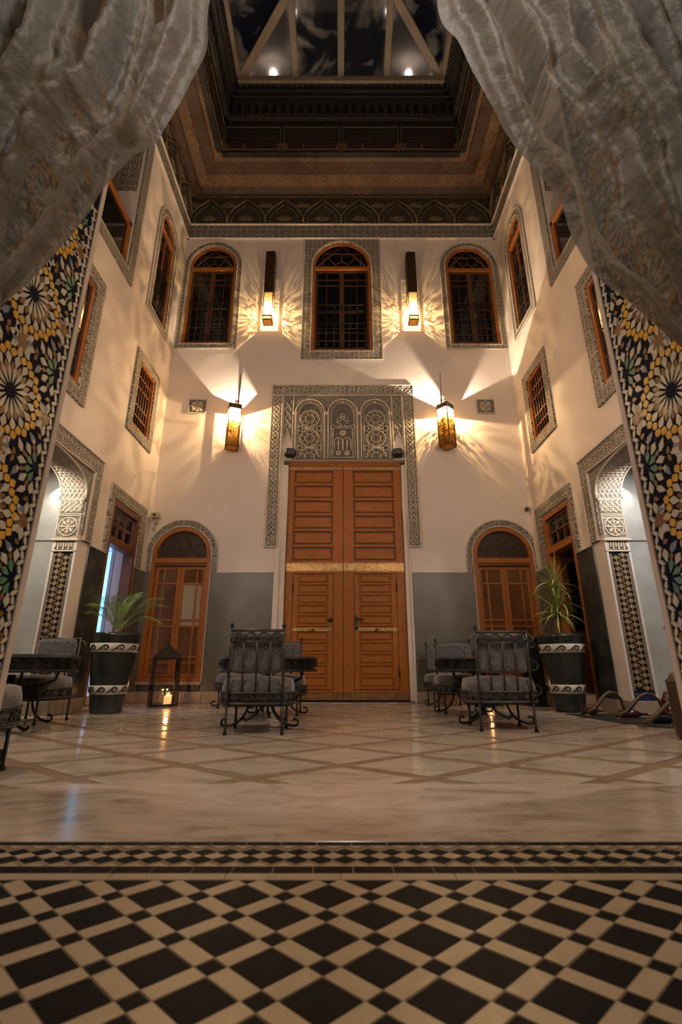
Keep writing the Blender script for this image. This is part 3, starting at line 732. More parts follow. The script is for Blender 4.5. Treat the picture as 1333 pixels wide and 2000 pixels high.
# glazed roof: low white steel frame, hipped
RF = thing('ceiling_skylight', 'hipped glass roof with white painted steel bars over the courtyard', None, kind='structure')
xe, ye, ze = 2.06, 6.46, 11.76; y0 = 2.4; half = xe; k_ = .5; apex = ze + half * k_; yh = ye - half
def bar(name, p, q, wd=.11, hg=.13):
    p, q = Vector(p), Vector(q); d = q - p; L_ = d.length
    o = obj(name, bx(-wd / 2, wd / 2, 0, L_, -hg / 2, hg / 2, .01), WHITEP, RF)
    o.location = p; o.rotation_euler = d.to_track_quat('Y', 'Z').to_euler(); return o
bar('eave_bar', (-xe, ye, ze), (xe, ye, ze), .16, .10); bar('eave_bar', (-xe, ye - .10, ze - .13), (xe, ye - .10, ze - .13), .06, .13)
for s_ in (-1, 1):
    bar('eave_bar', (s_ * xe, y0, ze), (s_ * xe, ye, ze), .12, .1)
    bar('hip_bar', (s_ * xe, ye, ze + .02), (0, yh, apex + .02), .15)
    for yy in (4.2, 3.2): bar('glazing_bar', (s_ * xe, yy, ze + .02), (s_ * max(0, half - (apex - ze) / k_) if yy < yh else s_ * (xe - (min(1, (ye - yy) / half)) * 0 - half * min(1, (ye - yy) / half)), yy, ze + k_ * half * min(1, (ye - yy) / half)) if yy > yh else (0, yy, apex), .10)
for x in (-.92, 0, .92): bar('glazing_bar', (x, ye, ze + .02), (x, ye - (half - abs(x)), ze + k_ * (half - abs(x)) + .02), .13)
bar('ridge_bar', (0, y0, apex), (0, yh, apex), .12)
def pane(pts):
    bm = NB(); lo = [bm.verts.new(p) for p in pts]; hi = [bm.verts.new(Vector(p) + Vector((0, 0, .012))) for p in pts]
    bm.faces.new(lo[::-1]); bm.faces.new(hi)
    for i in range(len(pts)): bm.faces.new([lo[i], lo[(i + 1) % len(pts)], hi[(i + 1) % len(pts)], hi[i]])
    obj('roof_pane', bm, SKYGL, RF)
zr = lambda x: ze + k_ * (half - abs(x))
for x0, x1 in ((-2.06, -.92), (-.92, 0), (0, .92), (.92, 2.06)):
    P = [(x0, ye, ze), (x1, ye, ze), (x1, ye - (half - abs(x1)), zr(x1)), (x0, ye - (half - abs(x0)), zr(x0))]
    P = [p for i, p in enumerate(P) if p not in P[:i]]
    pane(P)
for s_ in (-1, 1): pane([(s_ * xe, ye, ze), (0, yh, apex), (0, y0, apex), (s_ * xe, y0, ze)])
# ================================================================ WINDOWS AND DOORS
def ringband(outer, inner, y0, y1): return panel(NB(), outer, [inner], y0, y1)
def leaf(par, x0, x1, z0, z1, y, xs, zs, wf, wm, wood, panem, name='casement', depth=.04, panes=None):
    """a glazed leaf: outer frame, muntins and one pane per light"""
    L_ = obj(name, panel(NB(), rect(x0, x1, z0, z1), [rect(x0 + wf, x1 - wf, z0 + wf, z1 - wf)], y, y + depth), wood, par)
    X = [x0 + wf] + [x0 + wf + t * (x1 - x0 - 2 * wf) for t in xs] + [x1 - wf]
    Zz = [z0 + wf] + [z0 + wf + t * (z1 - z0 - 2 * wf) for t in zs] + [z1 - wf]
    for x in X[1:-1]: obj('muntin', bx(x - wm / 2, x + wm / 2, y + .006, y + depth - .004, Zz[0], Zz[-1]), wood, L_)
    for z in Zz[1:-1]: obj('muntin', bx(X[0], X[-1], y + .004, y + depth - .006, z - wm / 2, z + wm / 2), wood, L_)
    for i in range(len(X) - 1):
        for k in range(len(Zz) - 1):
            pm = panem if panes is None else panes(i, k)
            obj('pane', bx(X[i], X[i + 1], y + depth * .55, y + depth * .75, Zz[k], Zz[k + 1]), pm, L_)
    return L_
def grille(par, x0, x1, z0, z1, y, mt, nv=7):
    bm = NB()
    for k in range(nv):
        x = x0 + (k + .5) * (x1 - x0) / nv; tube(bm, [(x, y, z0), (x, y, z1)], .006, 5)
    for z in (z0 + .02, z0 + .16, (z0 + z1) / 2 - .06, (z0 + z1) / 2 + .06, z1 - .16, z1 - .02): tube(bm, [(x0, y, z), (x1, y, z)], .007, 5)
    o = obj('iron_grille', bm, IRON, par)
    sc = NB(); st = (x1 - x0) / nv
    for zc in (z0 + .09, z1 - .09, (z0 + z1) / 2):
        for k in range(nv): tube(sc, [(x0 + (k + .5) * st + .028 * cos(t) * (1 - t / 14), y, zc + .04 * sin(t) * (1 - t / 14)) for t in [q * .7 for q in range(12)]], .0045, 4)
    obj('grille_scroll', sc, IRON, o); return o
wn = itertools.count(1)
def fanlight(par, x0, x1, zs, rise, y, wood):
    """star pattern of glazing bars in an arched light"""
    c, r = (x0 + x1) / 2, (x1 - x0) / 2
    obj('fanlight_pane', prism(NB(), arch(x0, x1, zs, zs + .001, rise)[1:], y + .02, y + .03), DGLASS, par)
    def bar(p, q): obj('glazing_bar', tube(NB(), [(p[0], y, p[1]), (q[0], y, q[1])], .011, 5), WOOD_D, par)
    P = lambda u, v: (c + u * r, zs + v * rise)
    for a, b in (((-.95, .02), (.0, .93)), ((.95, .02), (0, .93)), ((-.72, .60), (.72, .60)), ((-.72, .02), (-.72, .66)), ((.72, .02), (.72, .66)), ((-.95, .05), (-.40, .60)), ((.95, .05), (.40, .60)),
                 ((-.25, .12), (-.62, .55)), ((.25, .12), (.62, .55)), ((0, .22), (0, .60))): bar(P(*a), P(*b))
    obj('glazing_bar', tube(NB(), [(c + .25 * r * cos(t * pi / 8), y, zs + .24 * rise * sin(t * pi / 8)) for t in range(9)], .011, 5), WOOD_D, par)
def arched_window(loc, rz, x0, x1, z0, zs, rise, sur, label, mount='back', so=None):
    Wd = thing(f'window_{next(wn)}', label, None, loc, rz, kind='structure')
    if so: o = panel(NB(), so, [arch(x0, x1, z0, zs, rise)], -.022, .002)
    else: o = panel(NB(), arch(x0 - sur, x1 + sur, z0 - sur, zs, rise + sur), [arch(x0, x1, z0, zs, rise)], -.022, .002)
    obj('stucco_surround', o, STUCCO, Wd)
    obj('surround_edge', tube(NB(), [(a, -.020, b) for a, b in (so if so else arch(x0 - sur, x1 + sur, z0 - sur, zs, rise + sur))], .012, 6, True), STUCCO_L, Wd)
    obj('surround_edge', tube(NB(), [(a, -.020, b) for a, b in arch(x0 - .02, x1 + .02, z0 - .02, zs, rise + .02)], .010, 6, True), STUCCO_L, Wd)
    obj('window_frame', panel(NB(), arch(x0, x1, z0, zs, rise), [arch(x0 + .05, x1 - .05, z0 + .04, zs, rise - .05)], .008, .04), WOOD, Wd)
    zt = zs - .03
    obj('transom', bx(x0 + .04, x1 - .04, .01, .14, zt - .05, zt + .03, .006), WOOD_H, Wd)
    fanlight(Wd, x0 + .05, x1 - .05, zt + .03, rise - .02, .05, WOOD_D)
    c = (x0 + x1) / 2
    for a, b, s in ((x0 + .05, c, 0), (c, x1 - .05, 1)):
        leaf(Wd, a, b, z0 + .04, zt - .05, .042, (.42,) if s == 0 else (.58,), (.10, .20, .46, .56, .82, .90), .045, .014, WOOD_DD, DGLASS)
    grille(Wd, x0 + .06, x1 - .06, z0 + .06, z0 + (zt - z0) * .55, .022, IRON)
    return Wd
arched_window((0, 7.5, 0), 0, -.555, .585, 6.10, 8.10, .60, .18, 'middle arched upper window in a square carved stucco field above the big door', so=rect(-.74, .77, 5.90, 8.76))
arched_window((0, 7.5, 0), 0, -3.00, -2.08, 6.26, 8.08, .50, .115, 'left arched upper window on the far wall')
arched_window((0, 7.5, 0), 0, 2.08, 3.00, 6.24, 8.06, .50, .115, 'right arched upper window on the far wall')
def side_windows(sx):
    global MX
    MX = -sx; sd = 'left' if sx < 0 else 'right'
    loc, rz = (sx * 3.13, 0, 0), (rad(90) if sx < 0 else rad(-90))
    arched_window(loc, rz, 6.36, 6.99, 6.15, 7.95, .30, .13, f'narrow arched upper window on the {sd} wall')
    # small square lattice window
    Wd = thing(f'window_{next(wn)}', f'small lattice window of the middle storey on the {sd} wall', None, loc, rz, kind='structure')
    obj('stucco_surround', panel(NB(), rect(6.18, 7.08, 3.81, 5.20), [rect(6.33, 6.93, 3.96, 5.05)], -.025, .002), STUCCO, Wd)
    obj('window_frame', panel(NB(), rect(6.33, 6.93, 3.96, 5.05), [rect(6.37, 6.89, 4.0, 5.01)], -.004, .05), WOOD, Wd)
    for k in range(6):
        x = 6.37 + (k + .5) * .52 / 6; obj('lattice_bar', tube(NB(), [(x, .03, 4.0), (x, .03, 5.01)], lambda t: .012 + .006 * abs(sin(t * 12)), 6), WOOD_D, Wd)
    for z in (4.18, 4.36, 4.66, 4.84): obj('lattice_bar', bx(6.37, 6.89, .022, .042, z - .01, z + .01), WOOD, Wd)
    obj('pane', bx(6.37, 6.89, .06, .07, 4.0, 5.01), DGLASS, Wd)
    # tall near window of the middle storey
    Wd = thing(f'window_{next(wn)}', f'tall middle storey window of the {sd} wall next to the tiled reveal', None, loc, rz, kind='structure')
    obj('stucco_surround', panel(NB(), rect(3.84, 5.08, 3.48, 5.30), [rect(4.02, 4.90, 3.66, 5.12)], -.025, .002), STUCCO, Wd)
    obj('surround_edge', tube(NB(), [(a, -.02, b) for a, b in rect(4.00, 4.92, 3.64, 5.14)], .011, 6, True), STUCCO_L, Wd)
    obj('window_frame', panel(NB(), rect(4.02, 4.90, 3.66, 5.12), [rect(4.07, 4.855, 3.71, 5.07)], -.004, .02), WOOD, Wd)
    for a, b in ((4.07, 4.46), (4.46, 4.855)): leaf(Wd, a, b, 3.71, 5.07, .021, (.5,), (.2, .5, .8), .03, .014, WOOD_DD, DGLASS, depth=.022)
    # upper loggia with wooden balustrade
    Wd = thing(f'window_{next(wn)}', f'open loggia with wooden balustrade high on the {sd} wall', None, loc, rz, kind='structure')
    obj('stucco_surround', panel(NB(), rect(3.57, 5.68, 5.86, 8.765), [rect(3.75, 5.50, 6.04, 8.70)], -.025, .002), STUCCO_F, Wd)
    obj('surround_edge', tube(NB(), [(a, -.02, b) for a, b in rect(3.73, 5.52, 6.02, 8.72)], .011, 6, True), STUCCO_L, Wd)
    obj('loggia_jamb', bx(5.50, 5.56, .291, .60, 6.04, 8.72), PLASTER, Wd)
    obj('jamb_panel', bx(5.485, 5.50, .05, .50, 7.55, 8.68), STUCCO_L if False else CARVJ, Wd)
    obj('loggia_back', bx(3.4, 5.56, .60, .62, 6.0, 8.8), BLACKP, Wd)  # black sheet paints in the unlit depth of the loggia
    obj('loggia_lintel', bx(3.75, 5.5, .291, .60, 8.70, 8.76), PLASTER, Wd)
    obj('handrail', bx(3.76, 5.49, .02, .10, 6.78, 6.86, .01), WOOD, Wd)
    obj('bottom_rail', bx(3.76, 5.49, .02, .10, 6.05, 6.11, .01), WOOD, Wd)
    for x in (3.80, 4.62, 5.45): obj('post', bx(x - .035, x + .035, .02, .10, 6.05, 6.86, .006), WOOD, Wd)
    obj('glass_panel', bx(3.80, 5.45, .055, .065, 6.11, 6.78), DGLASS, Wd)
    for k in range(16): obj('baluster', tube(NB(), [(3.88 + k * .1, .085, 6.10), (3.88 + k * .1, .085, 6.44), (3.88 + k * .1, .085, 6.79)], lambda t: .010 + .010 * sin(pi * t), 6), WOOD_D, Wd)
    # tall doorway to the side room
    Dr = thing(f'door_{2 if sx < 0 else 3}', f'{sd} wall doorway with glazed transom, standing open', None, loc, rz, kind='structure')
    obj('stucco_surround', panel(NB(), [(6.06, 1.94), (6.165, 1.94), (6.165, 2.72), (7.065, 2.72), (7.065, 1.94), (7.26, 1.94), (7.26, 2.90), (6.06, 2.90)], [], -.025, .002), STUCCO, Dr)
    fz = .05
    obj('door_frame', panel(NB(), rect(6.17, 7.06, fz, 2.70), [rect(6.24, 6.99, fz + .01, 2.63)], -.01, .14), WOOD_D if sx < 0 else WOOD, Dr)
    obj('transom_rail', bx(6.24, 6.99, -.015, .12, 2.10, 2.20, .008), WOOD_D if sx < 0 else WOOD_H, Dr)
    leaf(Dr, 6.25, 6.98, 2.205, 2.62, .03, (.34, .67), (.5,), .025, .022, WOOD_D, CLEAR, 'transom_light')
    # leaf folded back into the room, hinged on the far side
    if sx < 0: MX = 1; return
    lf = obj('door_leaf', panel(NB(), rect(.14, .80, fz + .02, 2.09), [rect(.22, .72, fz + .15, .85), rect(.22, .72, .98, 1.98)], 6.96, 7.0), WOOD_D, Dr)
    for v in lf.data.vertices: v.co = Vector((v.co.y * MX * MX, v.co.x, v.co.z)) if False else v.co
    me = lf.data
    for v in me.vertices:
        x, y, z = v.co; v.co = (MX * y, abs(x), z)
    gl = obj('door_glass', bx(6.975, 6.985, .22, .72, .98, 1.98), CLEAR if sx < 0 else DGLASS, lf)
    obj('door_board', bx(6.972, 6.988, .22, .72, fz + .15, .85), WOOD_D, lf)
    MX = 1
CARVJ = carved('carved_jamb_panel', (.34, .30, .22), (.10, .09, .065), 7, plane='yz', rnd=.15)
side_windows(-1); side_windows(1)
# side room behind the left door: pale walls, slatted ceiling, window with green frame
SR = thing('wall_side_room', 'pale side room seen through the left doorway', None, kind='structure')
obj('far_wall', bx(-6.2, -6.1, 6.05, 9.5, 0, 3.2), ROOMW, SR); obj('end_wall', bx(-6.2, -3.45, 9.4, 9.5, 0, 3.2), ROOMW, SR)
obj('near_wall', bx(-6.2, -3.45, 6.13, 6.16, 0, 3.2), ROOMW, SR); obj('room_ceiling', bx(-6.2, -3.45, 6.15, 9.5, 3.1, 3.2), ROOMW, SR)
obj('room_floor', bx(-6.2, -3.42, 6.15, 9.5, -.05, .04), ROOMW, SR)
obj('partition', bx(-3.5, -3.45, 7.1, 9.5, 0, 3.2), ROOMW, SR)
bm = NB()
for k in range(10): obj('ceiling_slat', bx(-6.1, -3.5, 6.5 + k * .28, 6.62 + k * .28, 2.98, 3.04), ROOMW, SR)
WS = thing('window_side_room', 'bright blue lit window with green edge in the side room', None, kind='structure')
obj('lit_pane', bx(-5.1, -4.34, 9.34, 9.36, .9, 2.70), CYAN, WS)
obj('green_edge', bx(-4.34, -4.27, 9.31, 9.40, .8, 2.45, .01), GREENF, WS)
bm = NB()
for k in range(7): tube(bm, [(-4.95, 9.28, .75), (-4.95 + .15 * cos(k * .5), 9.28, 1.0 + .12 * sin(k * .5)), (-4.95 + .34 * cos(k * .5), 9.28, 1.0 + .12 * sin(k * .5))], .016, 4)
obj('fern_silhouette', bm, LEAF, WS) if False else bm.free()
# right side room: pale plaster, with black walls standing in for its darkness
SR2 = thing('wall_right_side_room', 'dim plaster room behind the right doorway', None, kind='structure')
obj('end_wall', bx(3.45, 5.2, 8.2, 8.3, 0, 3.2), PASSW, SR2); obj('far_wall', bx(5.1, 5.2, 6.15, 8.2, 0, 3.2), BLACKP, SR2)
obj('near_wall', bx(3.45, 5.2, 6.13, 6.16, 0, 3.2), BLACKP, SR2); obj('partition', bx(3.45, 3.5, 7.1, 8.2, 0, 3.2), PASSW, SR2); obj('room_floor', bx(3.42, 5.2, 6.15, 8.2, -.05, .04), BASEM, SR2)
obj('room_ceiling', bx(3.45, 5.2, 6.15, 8.2, 3.1, 3.2), PLASTER, SR2)
# ---------------------------------------------------------------- main door
MD = thing('door_1', 'tall double cedar door with brass bands and two wicket doors', None, (0, 7.5, 0), kind='structure')
YD = .10
obj('door_frame_top', bx(-.90, 1.03, .09, .22, 3.80, 3.885, .006), WOOD_H, MD)
for x0, x1, sgn in ((-.895, .033, -1), (.038, 1.025, 1)):
    L_ = obj('door_leaf', bx(x0, x1, YD + .03, YD + .09, .02, 3.80), WOOD_D, MD)
    inner, outer = (x1, x0) if sgn < 0 else (x0, x1)
    def stile(a, b, z0, z1): obj('stile', bx(min(a, b), max(a, b), YD, YD + .035, z0, z1, .006), WOOD, L_)
    so, si = (.10, .17) if sgn < 0 else (.13, .17)
    stile(outer, outer - sgn * so, 2.10, 3.79); stile(inner, inner + sgn * si, 2.10, 3.79)
    a, b = sorted((outer - sgn * so, inner + sgn * si)); H_ = (3.72 - 2.10) / 6
    for k in range(6):
        z = 2.10 + k * H_
        obj('rail', bx(a, b, YD, YD + .035, z, z + .045, .006), WOOD_H, L_)
        obj('raised_panel', bx(a + .02, b - .02, YD + .008, YD + .04, z + .065, z + H_ - .02, .016), WOOD_H, L_)
    obj('rail', bx(a, b, YD, YD + .035, 3.72, 3.79, .006), WOOD_H, L_)
    # brass bands: top, middle, bottom
    obj('brass_band', bx(x0, x1, YD - .012, YD + .01, 3.735, 3.795, .004), BRONZB, L_)
    bm = NB(); box(bm, x0, x1, YD - .014, YD + .01, 1.975, 2.095, .004); n = 28
    obj('brass_band', bm, BRASS, L_)
    bm = NB()
    for zz, up in ((2.095, 1), (1.975, -1)):
        for k in range(n): lathe(bm, [(0, 0), (.0105, .002), (.0105, .0), (0, -.002)], 6, 0, 0) if False else box(bm, x0 + (k + .15) * (x1 - x0) / n, x0 + (k + .85) * (x1 - x0) / n, YD - .013, YD + .008, min(zz, zz + up * .014), max(zz, zz + up * .014))
    obj('band_scallops', bm, BRASS, L_)
    obj('kick_plate', bx(x0, x1, YD - .012, YD + .01, .03, .135, .004), BRASSD, L_)
    # lower fixed boards around the wicket
    wx0, wx1 = (-.765, -.125) if sgn < 0 else (.210, .885)
    for p, q in ((x0, wx0 - .004), (wx1 + .004, x1)): obj('stile', bx(p, q, YD, YD + .035, .135, 1.975, .005), WOOD, L_)
    obj('rail', bx(wx0 - .004, wx1 + .004, YD, YD + .035, 1.93, 1.975, .004), WOOD_H, L_)
    obj('rail', bx(wx0 - .004, wx1 + .004, YD, YD + .035, .135, .175, .004), WOOD_H, L_)
    Wk = obj('wicket_door', bx(wx0, wx1, YD + .012, YD + .04, .18, 1.925, .004), WOOD, L_)
    px0, px1 = wx0 + .085, wx1 - .085
    for p, q in ((wx0, px0), (px1, wx1)): obj('stile', bx(p, q, YD - .008, YD + .02, .18, 1.925, .005), WOOD, Wk)
    zs_ = [(1.11 + k * .162) for k in range(5)] + [.19 + k * .168 for k in range(5)]
    for z in zs_:
        obj('raised_panel', bx(px0 + .015, px1 - .015, YD - .002, YD + .02, z + .035, z + .145, .016), WOOD_H, Wk)
        obj('rail', bx(px0, px1, YD - .006, YD + .02, z - .004, z + .022, .004), WOOD_H, Wk)
    obj('brass_strip', bx(wx0 + .02 if sgn > 0 else wx0, wx1 if sgn > 0 else wx1 - .015, YD - .018, YD, 1.025, 1.085, .004), BRASS, Wk)
    cx_ = (wx0 + wx1) / 2
    obj('key_rose', lathe(NB(), [(0, -.02), (.03, -.02), (.034, 0), (0, 0)], 14), BRASS, Wk, (cx_, YD - .012, 1.055), (rad(-90), 0, 0))
    obj('key_boss', lathe(NB(), [(0, -.03), (.013, -.03), (.016, 0)], 10), IRON, Wk, (cx_, YD - .018, 1.055), (rad(-90), 0, 0))
    for zh in (1.70, .42):
        xh = wx0 if sgn < 0 else wx1
        obj('hinge', tube(NB(), [(xh, YD - .012, zh - .07), (xh, YD - .012, zh + .07)], .011, 8), IRON, Wk)
    if sgn < 0:
        obj('lock_plate', lathe(NB(), [(0, -.012), (.036, -.012), (.04, 0), (0, 0)], 8), IRON, Wk, (wx1 - .04, YD - .008, 1.20), (rad(-90), 0, 0))
    else:
        hp = obj('handle_plate', bx(wx0 + .005, wx0 + .045, YD - .022, YD - .006, 1.06, 1.27, .004), IRON_G, Wk)
        obj('lever_handle', tube(NB(), [(wx0 + .025, YD - .02, 1.215), (wx0 + .025, YD - .065, 1.215), (wx0 + .05, YD - .07, 1.215), (wx0 + .14, YD - .065, 1.205)], .011, 7), IRON, hp)
        obj('lock_knob', tube(NB(), [(wx0 + .03, YD - .02, 1.09), (wx0 + .03, YD - .05, 1.09), (wx0 + .045, YD - .055, 1.05)], .014, 7), IRON, hp)
obj('door_sill', bx(-.985, 1.095, .04, .22, .0, .02, .004), BLACKP, MD)
obj('door_reveal', bx(-.985, -.90, .02, .30, .02, 3.80), PLASTER, MD); obj('door_reveal', bx(1.03, 1.095, .02, .30, .02, 3.80), PLASTER, MD)
# ---------------------------------------------------------------- carved plaster surround of the main door
CP = thing('trim_20', 'carved plaster field with three blind arches above the main door', None, (0, 7.5, 0), kind='structure')
for a, b in ((-1.240, -1.035), (1.095, 1.300)):
    obj('outer_band', bx(a, b, -.03, .002, 2.345, 5.345), STUCCO, CP)
    for x in (a + .008, b - .008): obj('band_edge', bx(x - .01, x + .01, -.042, 0, 2.345, 5.345, .004), STUCCO_L, CP)
    obj('band_foot', bx(a, b, -.040, 0, 2.335, 2.36, .004), STUCCO_L, CP)
    # interlaced scroll rings along the band
    bm = NB()
    for k in range(17):
        z = 2.46 + k * .17; c = (a + b) / 2
        tube(bm, [(c + .055 * cos(2 * pi * q / 12), -.034, z + .075 * sin(2 * pi * q / 12)) for q in range(12)], .007, 4, True)
        tube(bm, [(c - .07, -.034, z - .08), (c, -.038, z), (c + .07, -.034, z + .08)], .006, 4); tube(bm, [(c + .07, -.034, z - .08), (c, -.038, z), (c - .07, -.034, z + .08)], .006, 4)
    obj('band_scrollwork', bm, STUCCO_L, CP)
obj('top_band', bx(-1.035, 1.095, -.03, .002, 5.14, 5.345), STUCCO, CP)
for z in (5.345, 5.14): obj('band_edge', bx(-1.24, 1.30, -.042, 0, z - .01, z + .01, .004), STUCCO_L, CP)
bm = NB()
for k in range(13):
    x = -.96 + k * .165
    tube(bm, [(x + .06 * cos(2 * pi * q / 12), -.034, 5.24 + .07 * sin(2 * pi * q / 12)) for q in range(12)], .007, 4, True)
    tube(bm, [(x - .08, -.034, 5.17), (x, -.036, 5.24), (x + .08, -.034, 5.31)], .006, 4); tube(bm, [(x + .08, -.034, 5.17), (x, -.036, 5.24), (x - .08, -.034, 5.31)], .006, 4)
obj('band_scrollwork', bm, STUCCO_L, CP)
for a, b in ((-1.030, -.835), (.895, 1.090)):
    c = (a + b) / 2
    obj('side_panel', panel(NB(), [(a, 4.20), (c, 4.42), (b, 4.20), (b, 5.13), (a, 5.13)], [], -.018, .002), STUCCO_F, CP)
    for x in (a + .01, b - .01): obj('panel_edge', bx(x - .01, x + .01, -.03, 0, 3.89 if x > .0 and x < 1 or x < 0 and x > -1 else 4.2, 5.13, .004), STUCCO_L, CP)
    obj('niche_gable', tube(NB(), [(a, -.022, 4.20), (c, -.022, 4.42), (b, -.022, 4.20)], .012, 6), STUCCO_L, CP)
    bm = NB()
    for k in range(4):
        z = 4.52 + k * .165
        tube(bm, [(c - .06, -.024, z), (c, -.024, z + .08), (c + .06, -.024, z), (c, -.024, z - .08)], .008, 4, True)
    obj('panel_lozenges', bm, STUCCO_L, CP)
# tympanum
tx0, tx1 = -.835, .895; aw = (tx1 - tx0) / 3
obj('tympanum_ground', bx(tx0, tx1, -.006, .002, 3.89, 5.13), STUCCO_D, CP)
obj('tympanum_net', panel(NB(), rect(tx0, tx1, 4.62, 5.125), [[(p, q) for p, q in arch(tx0 + k * aw + .03, tx0 + (k + 1) * aw - .03, 4.625, 4.80, .27)] for k in range(3)], -.022, -.005), STUCCO_F, CP)
for k in range(4):
    x = tx0 + k * aw; x = min(max(x, tx0 + .02), tx1 - .02)
    obj('colonnette', bx(x - .026, x + .026, -.035, 0, 3.89, 4.78, .006), STUCCO_F, CP)
    for q in (-.03, .03): obj('colonnette_edge', bx(x + q - .005, x + q + .005, -.038, 0, 3.89, 4.78), STUCCO_L, CP)
    obj('colonnette_capital', bx(x - .04, x + .04, -.045, 0, 4.74, 4.80, .008), STUCCO_L, CP)
def ringp(bm, cx, cz, r, t, y=-.03, n=28, wob=0, nw=0):
    tube(bm, [(cx + (r + wob * cos(nw * a)) * cos(a), y, cz + (r + wob * cos(nw * a)) * sin(a)) for a in [2 * pi * k / n for k in range(n)]], t, 5, True)
for k in range(3):
    a0, a1 = tx0 + k * aw + .035, tx0 + (k + 1) * aw - .035; cx_ = (a0 + a1) / 2
    for ins_, tr in ((0, .014), (.035, .008), (.06, .006)):
        L_ = arch(a0 + ins_, a1 - ins_, 3.90, 4.78 - ins_ * .5, .27 - ins_ * .8)
        obj('blind_arch', tube(NB(), [(p, -.028, q) for p, q in [L_[0]] + L_[:1:-1] + [L_[1]]], tr, 5), STUCCO_L, CP)
    obj('arch_stud', tube(NB(), [(cx_, -.02, 5.00), (cx_, -.04, 5.0)], .018, 8), STUCCO_L, CP)
    if k != 1:
        for zc in (4.66, 4.28, 3.93):
            Rz = NB()
            def half(bm, cx, cz, r, t, wob=0, nw=0, n=56):
                P = [(cx + (r + wob * cos(nw * a)) * cos(a), -.03, cz + (r + wob * cos(nw * a)) * sin(a)) for a in [2 * pi * q / n for q in range(n)]]
                P = [p for p in P if p[2] > 3.9]
                if len(P) == n: tube(bm, P, t, 5, True)
                else:
                    i = max(range(len(P)), key=lambda q: hypot(P[q][0] - P[q - 1][0], P[q][2] - P[q - 1][2])); P = P[i:] + P[:i]; tube(bm, P, t, 5)
            half(Rz, cx_, zc, .165, .011, .010, 16); half(Rz, cx_, zc, .08, .009); half(Rz, cx_, zc, .135, .004); half(Rz, cx_, zc, .045, .004)
            for q in range(8):
                an = pi / 8 + q * pi / 4
                p = (cx_ + .115 * cos(an), zc + .115 * sin(an))
                if p[1] > 3.91: ringp(Rz, p[0], p[1], .012, .004, n=6)
            obj('rosette', Rz, STUCCO_L, CP)
        bm = NB()
        for zc in (4.47, 4.10):
            for s_ in (-1, 1):
                ringp(bm, cx_ + s_ * .17, zc, .05, .008, n=12); ringp(bm, cx_ + s_ * .05, zc, .018, .005, n=8)
            tube(bm, [(cx_ - .12, -.03, zc), (cx_ + .12, -.03, zc)], .007, 4)
        obj('rosette_links', bm, STUCCO_L, CP)
    else:
        bm = NB()
        ringp(bm, cx_, 4.68, .035, .008, n=12)
        for q in range(3): an = rad(90 + (q - 1) * 95); ringp(bm, cx_ + .055 * cos(an), 4.66 + .065 * sin(an), .036, .007, n=12)
        for s_ in (-1, 1): ringp(bm, cx_ + s_ * .085, 4.60, .024, .007, n=10); tube(bm, [(cx_ + s_ * .06, -.03, 4.58), (cx_, -.03, 4.50)], .007, 4)
        for s_ in (-1, 1):
            for q in range(3): ringp(bm, cx_ + s_ * (.03 + q * .03), 4.50, .028, .005, n=10)
            ringp(bm, cx_ + s_ * .17, 4.50, .036, .007, n=12)
            tube(bm, [(cx_ + s_ * .17, -.03, 4.46), (cx_ + s_ * .17, -.03, 3.93)], .007, 4)
            for q in range(3): ringp(bm, cx_ + s_ * .19, 4.36 - q * .17, .03, .005, n=8)
        obj('upper_ornament', bm, STUCCO_L, CP)
        bm = NB(); ringp(bm, cx_, 4.38, .04, .009, n=32, wob=.012, nw=8); ringp(bm, cx_, 4.38, .016, .006, n=8)
        for s_ in (-1, 1): ringp(bm, cx_ + s_ * .075, 4.00, .036, .008, n=32, wob=.011, nw=8); ringp(bm, cx_ + s_ * .075, 4.0, .014, .005, n=8)
        obj('star_flowers', bm, STUCCO_L, CP)
        bm = NB()
        for s_ in (-1, 1):
            c2 = cx_ + s_ * .075
            tube(bm, [(c2 - .068, -.03, 4.05)] + arc3(c2, 4.22, .068, .075, pi, 0, 10, -.03) + [(c2 + .068, -.03, 4.05)], .007, 5)
            tube(bm, [(c2, -.03, 4.27), (c2, -.03, 4.07)], .008, 5); ringp(bm, c2, 4.18, .02, .006, n=4)
        tube(bm, [(cx_ - .19, -.03, 3.92), (cx_ + .19, -.03, 3.92)], .007, 4)
        obj('twin_arches', bm, STUCCO_L, CP)
